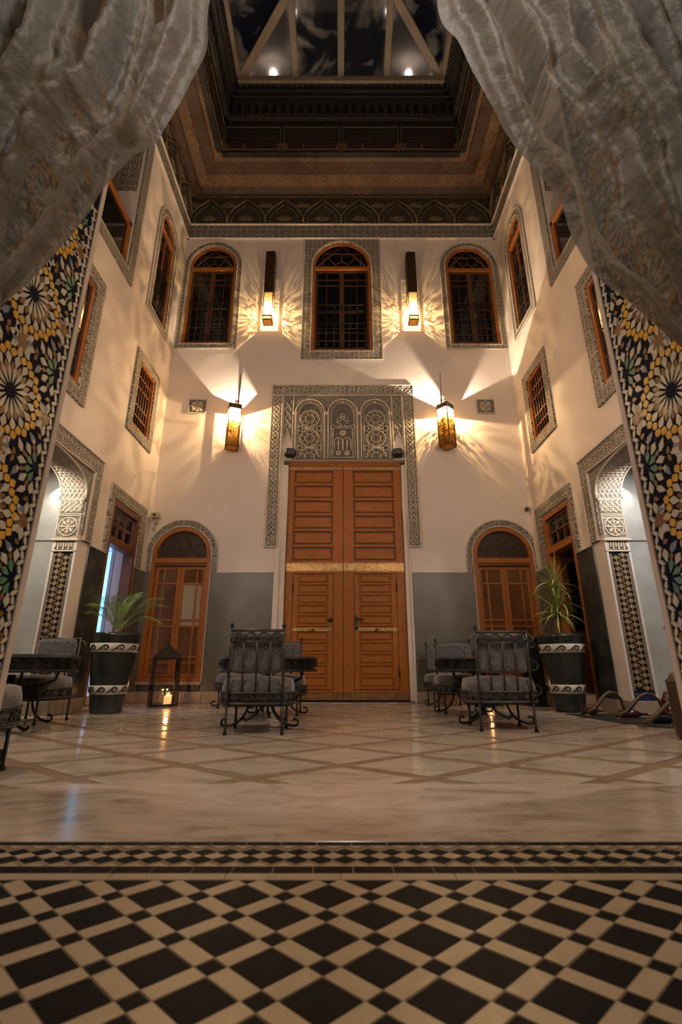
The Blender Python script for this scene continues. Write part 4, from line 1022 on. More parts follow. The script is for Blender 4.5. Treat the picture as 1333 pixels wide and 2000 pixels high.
# ---------------------------------------------------------------- arched side doors on the far wall
def arched_door(n, x0, x1, label, pale):
    D_ = thing(f'door_{n}', label, None, (0, 7.5, 0), kind='structure'); zs, rise = 2.215, .46; z0 = .30
    so, si = arch(x0 - .105, x1 + .105, 1.93, zs, rise + .125), arch(x0 - .012, x1 + .012, 1.93, zs, rise + .015)
    o_ = [p for p in so[2:]]; i_ = [p for p in si[2:]]
    clampx = lambda p: (min(max(p[0], -3.128), 3.128), p[1])
    lp = [clampx(p) for p in [so[1]] + o_ + [so[0]]] + [si[0]] + i_[::-1] + [si[1]]
    obj('stucco_band', panel(NB(), lp, [], -.025, .002), STUCCO, D_)
    for q in ([so[1]] + o_ + [so[0]], [si[1]] + i_ + [si[0]]): obj('band_edge', tube(NB(), [(clampx(p)[0], -.024, p[1]) for p in q], .010, 5), STUCCO_L, D_)
    obj('door_frame', panel(NB(), arch(x0, x1, z0, zs, rise), [arch(x0 + .065, x1 - .065, z0 + .05, zs, rise - .06)], -.008, .16), WOOD, D_)
    T = obj('tympanum', prism(NB(), arch(x0 + .06, x1 - .06, 2.16, zs, rise - .055), .06, .09), CARVW, D_)
    bm = NB(); rnd = random.Random(n); c = (x0 + x1) / 2; r = (x1 - x0) / 2 - .10
    for k in range(46):
        u, v = rnd.uniform(-1, 1), rnd.uniform(.03, .95)
        if u * u + v * v > .88: continue
        a0, s_ = rnd.uniform(0, 6.3), rnd.choice((-1, 1))
        tube(bm, [(c + u * r + (.012 + .006 * t) * 1.5 * cos(a0 + s_ * t), .052, zs - .02 + v * (rise - .08) + (.012 + .006 * t) * 1.4 * sin(a0 + s_ * t)) for t in [q * .55 for q in range(9)]], .0085, 4)
    obj('carved_scrolls', bm, CARVR, T)
    obj('transom_rail', bx(x0 + .05, x1 - .05, -.03, .14, 2.075, 2.165, .012), WOOD_H, D_)
    obj('transom_drip', bx(x0 + .06, x1 - .06, -.012, .13, 2.04, 2.075, .004), WOOD_D, D_)
    for a, b, s in ((x0 + .065, c - .002, 0), (c + .002, x1 - .065, 1)):
        leaf(D_, a, b, z0 + .05, 2.04, .05, (.30,) if s == 0 else (.70,), (.10, .155, .44, .50, .86), .055, .028, WOOD, PANE_B, 'door_leaf',
             panes=(lambda i, k: PANE_P if (pale and k >= 3 and s == 1 and k < 5) else PANE_B))
    obj('door_step', bx(x0 - .02, x1 + .02, -.05, .16, .25, .30, .006), BASEM, D_)
    return D_
arched_door(4, -3.03, -2.09, 'left arched cedar door with carved lunette and pale lit panes', True)
arched_door(5, 2.125, 3.085, 'right arched cedar door with carved lunette', False)
# ================================================================ OBJECTS
# ---- ventilation plaques with a carved star
for x, sd in ((-2.565, 'left'), (2.575, 'right')):
    t = thing('vent_plaque', f'small square carved star plaque on the wall, {sd} of the lower lantern pair', 'plaque', (x, 7.5, 4.92), group='star plaques')
    obj('plate', bx(-.155, .155, -.02, .0, -.145, .145, .004), STUCCO_D, t)
    bm = NB()
    tube(bm, [(a, -.022, b) for a, b in rect(-.145, .145, -.135, .135)], .010, 5, True)
    for k in range(4): an = k * pi / 2 + pi / 4; tube(bm, [(.155 * cos(an) * .8, -.022, .145 * sin(an) * .8), (.06 * cos(an), -.022, .06 * sin(an))], .010, 5)
    obj('plaque_border', bm, STUCCO_L, t)
    bm = NB(); ringp(bm, 0, 0, .085, .010, -.024, 32, .018, 8); ringp(bm, 0, 0, .045, .008, -.026, 16); ringp(bm, 0, 0, .015, .008, -.028, 8)
    obj('star', bm, STUCCO_L, t)
# ---- two little black loudspeakers over the door
for x, sd in ((-.885, 'left'), (.985, 'right')):
    t = thing('loudspeaker', f'little black loudspeaker at the top {sd} corner of the big door', 'speaker', (x, 7.47, 3.90), rad(14 if x < 0 else -14), 'little loudspeakers over the door')
    bm = bx(-.095, .095, -.14, -.0, .0, .135, .03); obj('cabinet', bm, BLACKP, t)
    obj('grille', bx(-.075, .075, -.150, -.135, .015, .12, .02), GREYP, t); obj('bracket', bx(-.02, .02, -.02, .06, .04, .09), BLACKP, t)
# ---- wall lanterns
def lantern(name, label, x, z_top, ln, wd, rz, zl, band, energy, upper, out=.20):
    t = thing('wall_lantern', label, 'lantern', (x, 7.5 - out, 0), 0, 'long glass wall lanterns' if upper else 'short glass wall lanterns')
    h = wd / 2; zb = z_top - ln
    R_ = lambda bm: (bmesh.ops.rotate(bm, verts=bm.verts[:], cent=(0, 0, 0), matrix=Matrix.Rotation(rz, 3, 'Z')), bm)[1]
    for sx_ in (-1, 1):
        for sy_ in (-1, 1): obj('corner_post', R_(bx(sx_ * h - .007, sx_ * h + .007, sy_ * h - .007, sy_ * h + .007, zb, z_top)), BRONZE, t)
    bm = NB()
    for a, b, c, d in ((-h, h, -h - .006, -h + .004), (-h, h, h - .004, h + .006), (-h - .006, -h + .004, -h, h), (h - .004, h + .006, -h, h)): box(bm, a, b, c, d, z_top - band, z_top)
    obj('cap_band', R_(bm), BRONZE, t)
    bm = NB()
    for a, b, c, d in ((-h, h, -h - .010, -h + .010), (-h, h, h - .010, h + .010), (-h - .010, -h + .010, -h, h), (h - .010, h + .010, -h, h)): box(bm, a, b, c, d, zb, zb + .014)
    obj('base_rim', R_(bm), BRONZE, t)
    obj('base_glass', R_(bx(-h, h, -h, h, zb + .004, zb + .008)), LGLASS_B, t)
    zg = z_top - band
    for k, (a, b, c, d) in enumerate(((-h, h, -h, -h), (-h, h, h, h), (-h, -h, -h, h), (h, h, -h, h))):
        if upper:
            zm = zb + .62
            obj('metal_side', R_(bx(a - .002, b + .002, c - .002, d + .002, zm, zg)), BRONZE, t)
            obj('glass_side', R_(bx(a - .001, b + .001, c - .001, d + .001, zb + .09, zm)), LGLASS, t)
            obj('middle_rim', R_(bx(a - .008, b + .008, c - .008, d + .008, zb + .085, zb + .1)), BRONZE, t)
            obj('lower_glass', R_(bx(a - .001, b + .001, c - .001, d + .001, zb + .014, zb + .085)), LGLASS_B, t)
        else:
            zc = zg - (.26 if rz < .5 else .08)
            obj('clear_glass', R_(bx(a - .001, b + .001, c - .001, d + .001, zc, zg)), LGLASS_C, t)
            obj('glass_side', R_(bx(a - .001, b + .001, c - .001, d + .001, zb + .014, zc)), LGLASS, t)
    if upper: obj('lid', R_(bx(-h, h, -h, h, z_top - .004, z_top + .004)), BRONZE, t)
    else: obj('cross_bar', R_(bx(-h, h, -.022, .022, z_top - .012, z_top)), BRONZE, t)
    obj('hanger', tube(NB(), [(0, 0, z_top - .02), (0, 0, z_top + .07), (.02, .02, z_top + .11), (0, .03, z_top + .14), (0, out - .01, z_top + .15)], .011, 6), BRONZE, t)
    obj('hook', bx(-.02, .02, out - .02, out, z_top + .06, z_top + .24, .004), BRONZE, t)
    if not upper: obj('cable', tube(NB(), [(0, out - .015, z_top + .24), (.012, out - .012, z_top + .8)], .005, 4), BRONZE, t)
    obj('lamp_holder', tube(NB(), [(0, 0, zl - .12), (0, 0, zl - .05)] if upper else [(0, 0, zl - .16), (0, 0, zl - .05)], .014, 6), BRONZE, t)
    b = obj('bulb', lathe(NB(), [(0, -.02), (.014, -.014), (.02, 0), (.014, .014), (0, .02)], 12), BULB, t, (0, 0, zl - .028))
    light('lantern_light', 'POINT', (0, 0, zl + .012), energy, WARM, .003, parent=t)
    return t
lantern('u', 'long upper lantern left of the middle window', -1.36, 8.17, 1.60, .165, 0, 6.76, .05, 130, True, .20)
lantern('u', 'long upper lantern right of the middle window', 1.345, 8.15, 1.58, .165, 0, 6.76, .05, 130, True, .20)
lantern('l', 'short lower lantern left of the door surround, glowing sideways', -1.84, 4.80, .80, .20, rad(20), 4.66, .09, 150, False, .22)
lantern('l', 'short lower lantern right of the door surround, throwing two beams upward', 1.80, 4.82, .80, .20, rad(45), 4.735, .09, 220, False, .22)
# ---- wall devices
t = thing('security_camera', 'small beige camera on a bracket in the upper left corner by the arched door', 'camera', (-3.02, 7.44, 2.83))
obj('body', bx(-.07, .06, -.10, .0, -.03, .06, .012), BEIGEP, t); obj('bracket', bx(-.03, .02, -.02, .06, -.10, .10, .006), BEIGEP, t)
obj('lens', tube(NB(), [(.0, -.125, .015), (0, -.09, .015)], .022, 8), BLACKP, t); obj('bell', lathe(NB(), [(0, -.03), (.022, -.02), (.03, 0), (.02, .022), (0, .03)], 12), BEIGEP, t, (-.02, -.03, -.19))
obj('cable', tube(NB(), [(-.02, -.01, -.16), (-.02, -.01, -.06)], .006, 5), BEIGEP, t)
t = thing('wall_sensor', 'tiny brown sensor in the corner above the right arched door', 'sensor', (3.07, 7.45, 2.98))
obj('body', lathe(NB(), [(0, -.04), (.03, -.03), (.04, 0), (.03, .03), (0, .04)], 12), PIPE, t); obj('stalk', tube(NB(), [(0, 0, 0), (.03, .05, 0)], .012, 6), PIPE, t)
t = thing('switch_plate', 'white switch plate beside the left zellige pilaster', 'switch', (-3.50, 6.015, 1.02))
obj('plate', bx(-.04, .04, -.012, .006, -.06, .06, .006), BEIGEP, t); obj('rocker', bx(-.018, .018, -.02, -.01, -.025, .025, .004), BEIGEP, t)
# ---- chairs
def outline(w_, d_, n=40, e=3.2):
    P = []
    for k in range(n):
        a = 2 * pi * k / n; c, s = cos(a), sin(a)
        P.append((w_ * abs(c) ** (2 / e) * (1 if c > 0 else -1), d_ * abs(s) ** (2 / e) * (1 if s > 0 else -1)))
    return P
def cushion(w_, d_, z0, z1, e=3.4, puff=.02):
    bm = NB(); rings = []
    for f, z in ((.80, z0), (.955, z0 + .008), (1, z0 + (z1 - z0) * .35), (1, z0 + (z1 - z0) * .65), (.955, z1 - .010), (.86, z1), (.5, z1 + puff * .8)):
        rings.append([bm.verts.new((x * f, y * f, z)) for x, y in outline(w_, d_, 40, e)])
    for A, B_ in zip(rings, rings[1:]):
        for k in range(40): bm.faces.new([A[k], A[(k + 1) % 40], B_[(k + 1) % 40], B_[k]]).smooth = True
    bm.faces.new(rings[0][::-1]); bm.faces.new(rings[-1]); return bm
def spiral(cx, cz, r, turns, a0, s, y, n=14): return [(cx + r * (1 - .8 * k / n) * cos(a0 + s * 2 * pi * turns * k / n), y, cz + r * (1 - .8 * k / n) * sin(a0 + s * 2 * pi * turns * k / n)) for k in range(n + 1)]
def make_chair(label):
    t = thing('iron_armchair', label, 'chair', group='wrought iron armchairs with grey cushions')
    O = outline(.305, .275, 40)
    for i, (sx_, sy_) in enumerate(((-1, -1), (1, -1), (-1, 1), (1, 1))):
        obj('leg', tube(NB(), [(sx_ * .22, sy_ * (.255 if sy_ < 0 else .20), .30), (sx_ * .22, sy_ * (.255 if sy_ < 0 else .20), .03), (sx_ * .222, sy_ * (.257 if sy_ < 0 else .202), .0)], lambda q: .010 if q < .7 else .010 + .008 * (q - .7) / .3, 7), IRON, t)
    for s_ in (-1, 1):
        P = [(s_ * (.10 + .19 * (1 - cos(q * pi / 2)) ** .9), .12, .24 - .215 * sin(q * pi / 2) ** .8) for q in [k / 10 for k in range(11)]]
        P += [(s_ * (.30 + .028 * sin(a)), .12, .052 - .028 * cos(a)) for a in [k * .55 for k in range(1, 8)]]
        obj('scroll_leg', tube(NB(), P, .0105, 7), IRON, t)
        P = [(s_ * (.08 + .19 * (1 - cos(q * pi / 2)) ** .9), -.02, .24 - .17 * sin(q * pi / 2) ** .8) for q in [k / 8 for k in range(7)]]
    sb = NB()
    for z, r in ((.305, .011), (.225, .012)): tube(sb, [(x, y, z) for x, y in O], r, 6, True)
    SB = obj('seat_band', sb, IRON_G, t)
    # scrolls of the band
    bm = NB(); N_ = 20
    for k in range(N_):
        i = k * 2; (x0, y0), (x1, y1) = O[i], O[(i + 2) % 40]; mx, my = (x0 + x1) / 2, (y0 + y1) / 2; L_ = hypot(x1 - x0, y1 - y0) or .1
        ux, uy = (x1 - x0) / L_, (y1 - y0) / L_
        P = [(-.5, .235)] + [(-.5 * cos(a), .235 + .062 * sin(a)) for a in [pi * q / 8 for q in range(1, 8)]] + [(.5, .235), (.38, .232), (.25, .245), (.30, .265), (.40, .258)]
        tube(bm, [(mx + ux * a * L_, my + uy * a * L_, z) for a, z in P], .008, 4)
        tube(bm, [(mx - ux * .25 * L_ + ux * .12 * L_ * cos(a), my - uy * .25 * L_ + uy * .12 * L_ * cos(a), .25 + .016 * sin(a)) for a in [q * .9 for q in range(7)]], .005, 4)
    obj('band_scroll', bm, IRON_G, SB)
    obj('seat_plate', prism(NB(), [(x * .97, y * .97) for x, y in O], .204, .214, axis='z'), IRON, SB)
    obj('seat_cushion', cushion(.292, .262, .215, .412, 4), VELVET, t)
    yb = -.262
    bf = NB()
    for s_ in (-1, 1):
        tube(bf, [(s_ * .218, yb, .22), (s_ * .216, yb - .01, .55), (s_ * .212, yb - .035, .80)], .011, 7)
    tube(bf, [(-.212, yb - .034, .785), (0, yb - .062, .785), (.212, yb - .034, .785)], .012, 7); tube(bf, [(-.213, yb - .026, .695), (0, yb - .05, .695), (.213, yb - .026, .695)], .009, 6)
    BF = obj('back_frame', bf, IRON_G, t)
    for s_ in (-1, 1): obj('finial', lathe(NB(), [(.008, 0), (.006, .012), (.017, .026), (.015, .038), (.008, .05), (0, .055)], 10), IRON, BF, (s_ * .212, yb - .035, .795))
    for k in (-1, 0, 1): obj('back_bar', tube(NB(), [(k * .108, yb + .0, .30), (k * .108, yb - .02, .55), (k * .108, yb - .042 - .012 * (k == 0), .695)], .008, 6), IRON_G, t)
    bm = NB()
    for k in range(4):
        c = -.159 + k * .106
        tube(bm, [(c - .053, yb - .045, .70)] + [(c - .053 * cos(a), yb - .048, .70 + .07 * sin(a)) for a in [pi * q / 8 for q in range(1, 9)]], .007, 4)
        for s_ in (-1, 1): tube(bm, spiral(c + s_ * .022, .722, .018, 1.2, pi / 2, s_, yb - .048, 10), .005, 4)
    obj('back_scroll', bm, IRON_G, BF)
    bc = cushion(.212, .165, -.035, .035, 9, .012)
    bmesh.ops.rotate(bc, verts=bc.verts[:], cent=(0, 0, 0), matrix=Matrix.Rotation(rad(90), 3, 'X'))
    bmesh.ops.translate(bc, verts=bc.verts[:], vec=(0, yb + .030, .615)); obj('back_cushion', bc, VELVET, t)
    for s_ in (-1, 1): obj('cushion_tie', tube(NB(), [(s_ * .205, yb - .02, .76), (s_ * .235, yb - .045, .765), (s_ * .262, yb - .05, .735), (s_ * .255, yb - .05, .72)], .006, 5), VELVET, t)
    return t
ch = make_chair('iron armchair seen from behind in front of the left table')
def setc(o, x, y, deg): o.location = (x, y, 0); o.rotation_euler = (0, 0, rad(deg))
setc(ch, -.69, 4.30, 2)
for x, y, d, lb in (
    (-.70, 5.78, 180, 'iron armchair facing us behind the left table, in front of the big door'),
    (-1.36, 6.78, 180, 'iron armchair set back left of the left table against the grey dado'),
    (1.385, 4.50, -3, 'iron armchair seen from behind in front of the right table'),
    (1.40, 5.96, 178, 'iron armchair facing us behind the right table'),
    (1.45, 6.92, 180, 'farthest iron armchair standing right of the big door by the wall'),
    (-2.99, 4.93, 174, 'iron armchair facing us before the left zellige pilaster'),
    (-1.93, 2.49, -90, 'nearest iron armchair cut by the left frame edge next to the tiled reveal'),
    (2.42, 2.98, -60, 'nearest iron armchair cut by the right frame edge')):
    o = dup(ch, label=lb); setc(o, x, y, d)
def make_table(label):
    t = thing('iron_table', label, 'table', group='round iron tables')
    obj('tabletop', lathe(NB(), [(0, .575), (.47, .575), (.485, .582), (.485, .592), (.47, .598), (0, .598)], 48), IRON, t)
    bm = NB()
    for z in (.575, .47): tube(bm, [(.485 * cos(2 * pi * k / 48), .485 * sin(2 * pi * k / 48), z) for k in range(48)], .012, 6, True)
    A = obj('apron', bm, IRON, t)
    bm = NB()
    for k in range(24):
        a = 2 * pi * (k + .5) / 24
        for s_ in (-1, 1):
            tube(bm, [(.485 * cos(a + s_ * (.03 + .06 * cos(q * .8) * (1 - q / 11))), .485 * sin(a + s_ * (.03 + .06 * cos(q * .8) * (1 - q / 11))), .525 + .04 * sin(q * .8) * (1 - q / 11)) for q in range(9)], .006, 4)
    obj('apron_scroll', bm, IRON, A)
    obj('apron_liner', lathe(NB(), [(.462, .475), (.462, .572)], 48), IRON, A)
    for k in range(3):
        a = rad(90 + 120 * k)
        P = [(.42, .47), (.40, .40), (.30, .36), (.14, .33), (.06, .27), (.05, .16), (.09, .08), (.17, .035), (.21, .018), (.235, .035), (.23, .055)]
        obj('table_leg', tube(NB(), [(r * cos(a), r * sin(a), z) for r, z in P], .013, 7), IRON, t)
    obj('stem', tube(NB(), [(0, 0, .2), (0, 0, .44)], .03, 8), IRON, t); obj('collar', lathe(NB(), [(.075, .255), (.08, .27), (.075, .285)], 16), IRON, t)
    return t
tb = make_table('round iron table with scrolled apron between the left pair of armchairs'); tb.location = (-.73, 5.04, 0)
o = dup(tb, (1.48, 5.22, 0), 0, 'round iron table with scrolled apron between the right pair of armchairs')
o = dup(tb, (-2.76, 4.22, 0), .4, 'round iron table with scrolled apron at the left edge by the tiled reveal')
# ---- pots
def make_pot(label, pl):
    t = thing('plant_pot', label, 'pot', group='tall dark planters with white scroll bands')
    prof = [(0, 0), (.168, 0), (.175, .02), (.205, .28), (.245, .62), (.262, .80), (.272, .845), (.275, .875), (.262, .885), (.250, .875), (.246, .82), (0, .82)]
    obj('body', lathe(NB(), prof, 48), POT, t)
    rad_at = lambda z: .175 + (z - .02) * (.0875 / .78)
    for zc in (.255, .715):
        h = .048; r0, r1 = rad_at(zc - h) + .006, rad_at(zc + h) + .006
        if zc > .5: r0, r1 = r0 + .004, r1 + .004
        b = obj('white_band', lathe(NB(), [(r0 - .01, zc - h - .003), (r0, zc - h), (r1, zc + h), (r1 - .01, zc + h + .003)], 48), POTW, t)
        bm = NB(); n = 10; rr = (r0 + r1) / 2
        def S(u, v): rz_ = rr + .003 + (r1 - r0) * v / (2 * h) * h / h; return ((rr + (r1 - r0) * .5 * v / h + .002) * cos(u / rr), (rr + (r1 - r0) * .5 * v / h + .002) * sin(u / rr), zc + v)
        pit = 2 * pi * rr / n
        for k in range(n):
            u0 = k * pit; P = []
            for q in range(15): a = q / 14; P.append((u0 - pit * .5 + pit * .62 * a, -.030 + .058 * (sin((a - .5) * pi) + 1) / 2))
            for q in range(1, 13): a = q * .52; r = .030 * (1 - q / 16); P.append((u0 + pit * .12 + .018 * (1 - q / 16) + r * cos(pi / 2 - a) - .01, -.002 + r * sin(pi / 2 - a)))
            tube(bm, [S(*p) for p in P], lambda q: .0035 + .006 * sin(pi * q), 4)
            tube(bm, [S(u0 - pit * .18 + .022 * cos(a), -.024 + .014 * sin(a)) for a in [q * .6 for q in range(7)]], .005, 4)
        obj('scroll_pattern', bm, POTB, b)
    obj('soil', lathe(NB(), [(0, .835), (.246, .83)], 24), SOIL, t)
    return t
potL = make_pot('tall dark green planter with white scroll bands beside the left doorway', 0); potL.location = (-2.70, 5.90, 0); potL.rotation_euler = (0, 0, .3)
potR = dup(potL, (2.72, 6.10, 0), 1.1, 'tall black planter with white scroll bands before the right doorway')
# ---- palm in the left pot: each frond a part
def palm(loc):
    t = thing('potted_palm', 'young feathery palm growing in the left planter', 'plant', loc)
    rnd = random.Random(3)
    obj('crown_base', tube(NB(), [(0, 0, -.01), (.005, 0, .10)], .035, 8), STEM, t)
    spec = [(-168, 62, .62), (-140, 40, .70), (170, 30, .75), (15, 42, .72), (-8, 30, .74), (28, 62, .55), (60, 66, .60), (-60, 60, .55), (120, 55, .62), (-95, 48, .6), (185, 48, .66), (5, 70, .5), (-4, 14, .62)]
    for az, el, L_ in spec:
        L_ *= .84 * (1 - .34 * max(0, -cos(rad(az)))); bm = NB(); az, e0 = rad(az + rnd.uniform(-6, 6)), rad(el); p = Vector((.02 * cos(az), .02 * sin(az), .08)); pts = [p.copy()]; e = e0 + .35; n = 12
        for k in range(n):
            p = p + Vector((cos(az) * cos(e), sin(az) * cos(e), sin(e))) * (L_ / n); e -= (.35 + (1.2 - e0) * .35 + .5) / n * (.4 + k / n * 1.4); pts.append(p.copy())
        tube(bm, pts, lambda q: .006 * (1 - q * .7), 5)
        side = Vector((-sin(az), cos(az), 0))
        for k in range(3, n + 1):
            for h_ in (0, .5):
                if k == n and h_: continue
                b0 = pts[k] if not h_ else (pts[k] + pts[k + 1]) / 2
                d = (pts[min(k + 1, n)] - pts[k - 1]).normalized()
                ll = .20 * sin(pi * min(.97, (k + h_ - 2.2) / (n - 1.2)) ** .8) + .05
                for s_ in (-1, 1):
                    v = (side * s_ * .75 + d * .75 + Vector((0, 0, .15))).normalized(); mid = b0 + v * ll * .5; tip = b0 + v * ll + Vector((0, 0, -.28 * ll)); wv = d * .0042
                    A = [bm.verts.new(x) for x in (b0 - wv * .5, mid - wv, tip, mid + wv, b0 + wv * .5)]
                    bm.faces.new(A)
        obj('frond', bm, LEAF, t)
    return t
palm((-2.70, 5.90, .845))
def yucca(loc):
    t = thing('potted_dracaena', 'spiky dracaena with three tufts of strap leaves in the right planter', 'plant', loc)
    rnd = random.Random(5); mes = []
    for v in range(6):
        bm = NB(); L_ = .34 + .03 * v; droop = (.12, .5, .9, 1.3, 1.6, .3)[v]; n = 7; pts = []; p = Vector((0, 0, 0)); e = .0
        for k in range(n + 1):
            pts.append(p.copy()); p = p + Vector((cos(e), 0, sin(e))) * (L_ / n); e -= droop / n
        for k in range(n):
            w0, w1 = [.013 * (1 - abs(2 * q - .7) ** 2 * .42) * (1 - q ** 4) + .0006 for q in (k / n, (k + 1) / n)]
            a, b = pts[k], pts[k + 1]
            A = [bm.verts.new(x) for x in (a + Vector((0, -w0, .003)), a, a + Vector((0, w0, .003)), b + Vector((0, w1, .003)), b, b + Vector((0, -w1, .003)))]
            bm.faces.new([A[0], A[1], A[4], A[5]]); bm.faces.new([A[1], A[2], A[3], A[4]])
        bmesh.ops.remove_doubles(bm, verts=bm.verts[:], dist=1e-5); mes.append(bm)
    M_ = [[mesh_of('leaf', b.copy(), m, True) for b in mes] for m in (LEAF2, LEAF3, LEAF)]
    for (cx, cy, cz, top) in ((.02, .0, .66, .40), (.06, .05, .46, .30), (.0, -.04, .30, .24)):
        obj('cane', tube(NB(), [(cx * .3, cy * .3, 0), (cx, cy, cz)], .018, 7), STEM, t)
        N_ = 46
        for k in range(N_):
            az = k * 2.39996; f = k / N_; el = rad(88 - 100 * f + rnd.uniform(-8, 8)) if cz > .6 else rad(70 - 95 * f + rnd.uniform(-8, 8))
            vi = 0 if f < .25 else rnd.choice((1, 1, 5, 2)) if f < .6 else rnd.choice((2, 3, 4))
            o = inst('leaf', M_[rnd.choice((0, 0, 1, 1, 2))][vi], t, (cx, cy, cz + .05 - .10 * f))
            o.rotation_euler = (Matrix.Rotation(az, 3, 'Z') @ Matrix.Rotation(-el, 3, 'Y') @ Matrix.Rotation(rnd.uniform(-.4, .4), 3, 'X')).to_euler()
            s_ = rnd.uniform(.78, 1.05) * (1 - .28 * max(0, cos(az))); o.scale = (s_, s_, s_)
    return t
yucca((2.72, 6.10, .845))
# ---- tower speaker beside the right pot
t = thing('tower_speaker', 'black tower speaker with a blue light beside the right planter', 'speaker', (2.66, 6.98, 0), rad(-8))
obj('cabinet', bx(-.125, .125, -.13, .14, .03, .90, .012), BLACKP, t); obj('plinth', bx(-.14, .14, -.145, .155, 0, .03, .006), BLACKP, t)
for z, r in ((.80, .035), (.52, .055), (.20, .06)):
    obj('driver_ring', lathe(NB(), [(r + .02, 0), (r + .018, .014), (r, .012), (r * .6, -.004), (.018, -.006), (.012, .006), (0, .008)], 24), GREYP, t, (0, -.128, z), (rad(90), 0, 0))
obj('status_light', bx(-.085, -.045, -.136, -.128, .862, .872), LEDB, t)
# ---- floor lanterns with candles
def floor_lantern(x, y, rz, label, ncan):
    t = thing('floor_lantern', label, 'lantern', (x, y, 0), rz, 'black floor lanterns with pyramid roofs')
    h = .165
    for sx_ in (-1, 1):
        for sy_ in (-1, 1): obj('post', tube(NB(), [(sx_ * h, sy_ * h, 0), (sx_ * h * .97, sy_ * h * .97, .62)], .008, 6), IRON, t)
    for z in (.025, .61): obj('rim', tube(NB(), [(h, h, z), (-h, h, z), (-h, -h, z), (h, -h, z)], .009, 5, True), IRON, t)
    obj('floor_plate', bx(-h, h, -h, h, .014, .024), IRON, t)
    bm = NB(); a = [bm.verts.new((sx_ * (h + .025), sy_ * (h + .025), .615)) for sx_, sy_ in ((1, 1), (-1, 1), (-1, -1), (1, -1))]; p = [bm.verts.new((sx_ * .012, sy_ * .012, .80)) for sx_, sy_ in ((1, 1), (-1, 1), (-1, -1), (1, -1))]
    bm.faces.new(a[::-1]); bm.faces.new(p)
    for k in range(4): bm.faces.new([a[k], a[(k + 1) % 4], p[(k + 1) % 4], p[k]])
    obj('pyramid_roof', bm, IRON, t)
    obj('roof_knob', lathe(NB(), [(.012, 0), (.018, .014), (.008, .03), (0, .036)], 10), IRON, t, (0, 0, .80))
    for k in range(4):
        R_ = Matrix.Rotation(k * pi / 2, 3, 'Z'); bm = bx(-h, h, -h - .001, -h + .001, .03, .605); bmesh.ops.rotate(bm, verts=bm.verts[:], cent=(0, 0, 0), matrix=R_); obj('glass_side', bm, CLEAR, t)
    c, s = cos(rz), sin(rz)
    for k in range(ncan):
        lx, ly, hh = ((.045, -.05, .105), (.085, .075, .115))[k]
        cd = thing('candle', f"{'front' if k == 0 else 'rear'} lit candle in the {label.split(' standing ')[0] if ' standing ' in label else 'black lantern'} {'left of the seats' if x < 0 else 'behind the right armchairs'}", 'candle', (x + lx * c - ly * s, y + lx * s + ly * c, .0245), group='lit candles')
        obj('wax', lathe(NB(), [(0, 0), (.04, 0), (.04, hh - .01), (.036, hh), (.028, hh - .008), (0, hh - .010)], 20), WAX, cd)
        obj('wick', tube(NB(), [(0, 0, hh - .012), (0, 0, hh + .008)], .002, 4), BLACKP, cd)
        obj('flame', lathe(NB(), [(0, hh + .002), (.005, hh + .008), (.006, hh + .014), (.003, hh + .026), (0, hh + .034)], 10), FLAME, cd)
        light('candle_light', 'POINT', (0, 0, hh + .06), 1.7, (1, .40, .12), .012, parent=cd)
floor_lantern(-2.42, 6.93, rad(28), 'black pyramid roofed lantern standing on the floor left of the seats', 2)
floor_lantern(1.98, 7.0, rad(10), 'black pyramid roofed lantern standing on the floor behind the right table', 1)
# ---- dark mat, bent pipes and water pipe by the right passage
t = tag(obj('rubber_mat', prism(NB(), [(2.50, 5.74), (3.09, 5.74), (3.09, 5.42), (3.6, 5.42), (3.6, 3.9), (3.02, 4.10), (2.62, 4.9)], .0, .008, axis='z'), MATD), 'dark glossy mat lying on the floor before the right passage', 'mat')
for i, (x, y, L_, lb) in enumerate(((2.60, 5.45, .46, 'farthest of three bent brown pipes on the dark mat'), (2.74, 5.12, .50, 'middle of three bent brown pipes on the dark mat'), (2.63, 4.52, .52, 'nearest of three bent brown pipes on the dark mat'))):
    t = thing('bent_pipe', lb, 'pipe', (x, y, .0085), rad(8 - 6 * i), 'three bent brown pipes')
    obj('tube', tube(NB(), [(0, 0, .022), (L_ * .22, 0, .075), (L_ * .52, 0, .205), (L_ * .66, 0, .235), (L_ * .80, 0, .225), (L_ * .92, 0, .17), (L_ * .98, 0, .022)], lambda q: .021 - .007 * q, 8), PIPE, t)
    obj('foot', lathe(NB(), [(0, 0), (.045, 0), (.04, .012), (.02, .02)], 12), PIPE, t)
t = thing('water_pipe', 'dark red bell shaped glass water pipe base at the foot of the right pilaster', 'vase', (3.34, 5.22, .0085))
obj('glass_base', lathe(NB(), [(0, 0), (.085, 0), (.10, .03), (.098, .06), (.06, .085), (.05, .11), (.062, .13), (.055, .18), (.035, .22), (.026, .25), (0, .255)], 24), REDG, t)
obj('collar', lathe(NB(), [(.05, .10), (.058, .108), (.05, .116)], 20), BRASS, t)
for i, (x, y, rz, m, lb) in enumerate(((2.72, 5.62, .3, REDG, 'dark red glass bottle lying on the mat behind the farthest pipe'), (2.98, 5.30, -.4, REDG, 'dark red glass bottle lying on the mat behind the middle pipe'), (2.98, 4.78, .1, BLACKP, 'black bottle lying on the mat behind the nearest pipe'))):
    t = thing('bottle', lb, 'bottle', (x, y, .043), rz, 'bottles lying on the mat')
    obj('body', tube(NB(), [(-.11, 0, 0), (-.10, 0, 0), (.06, 0, 0), (.10, 0, 0), (.16, 0, 0)], lambda q: (.030, .034, .034, .014, .012)[min(4, int(q * 4.01))], 10), m, t)
    obj('cap', tube(NB(), [(.155, 0, 0), (.18, 0, 0)], .014, 8), BRASS, t)
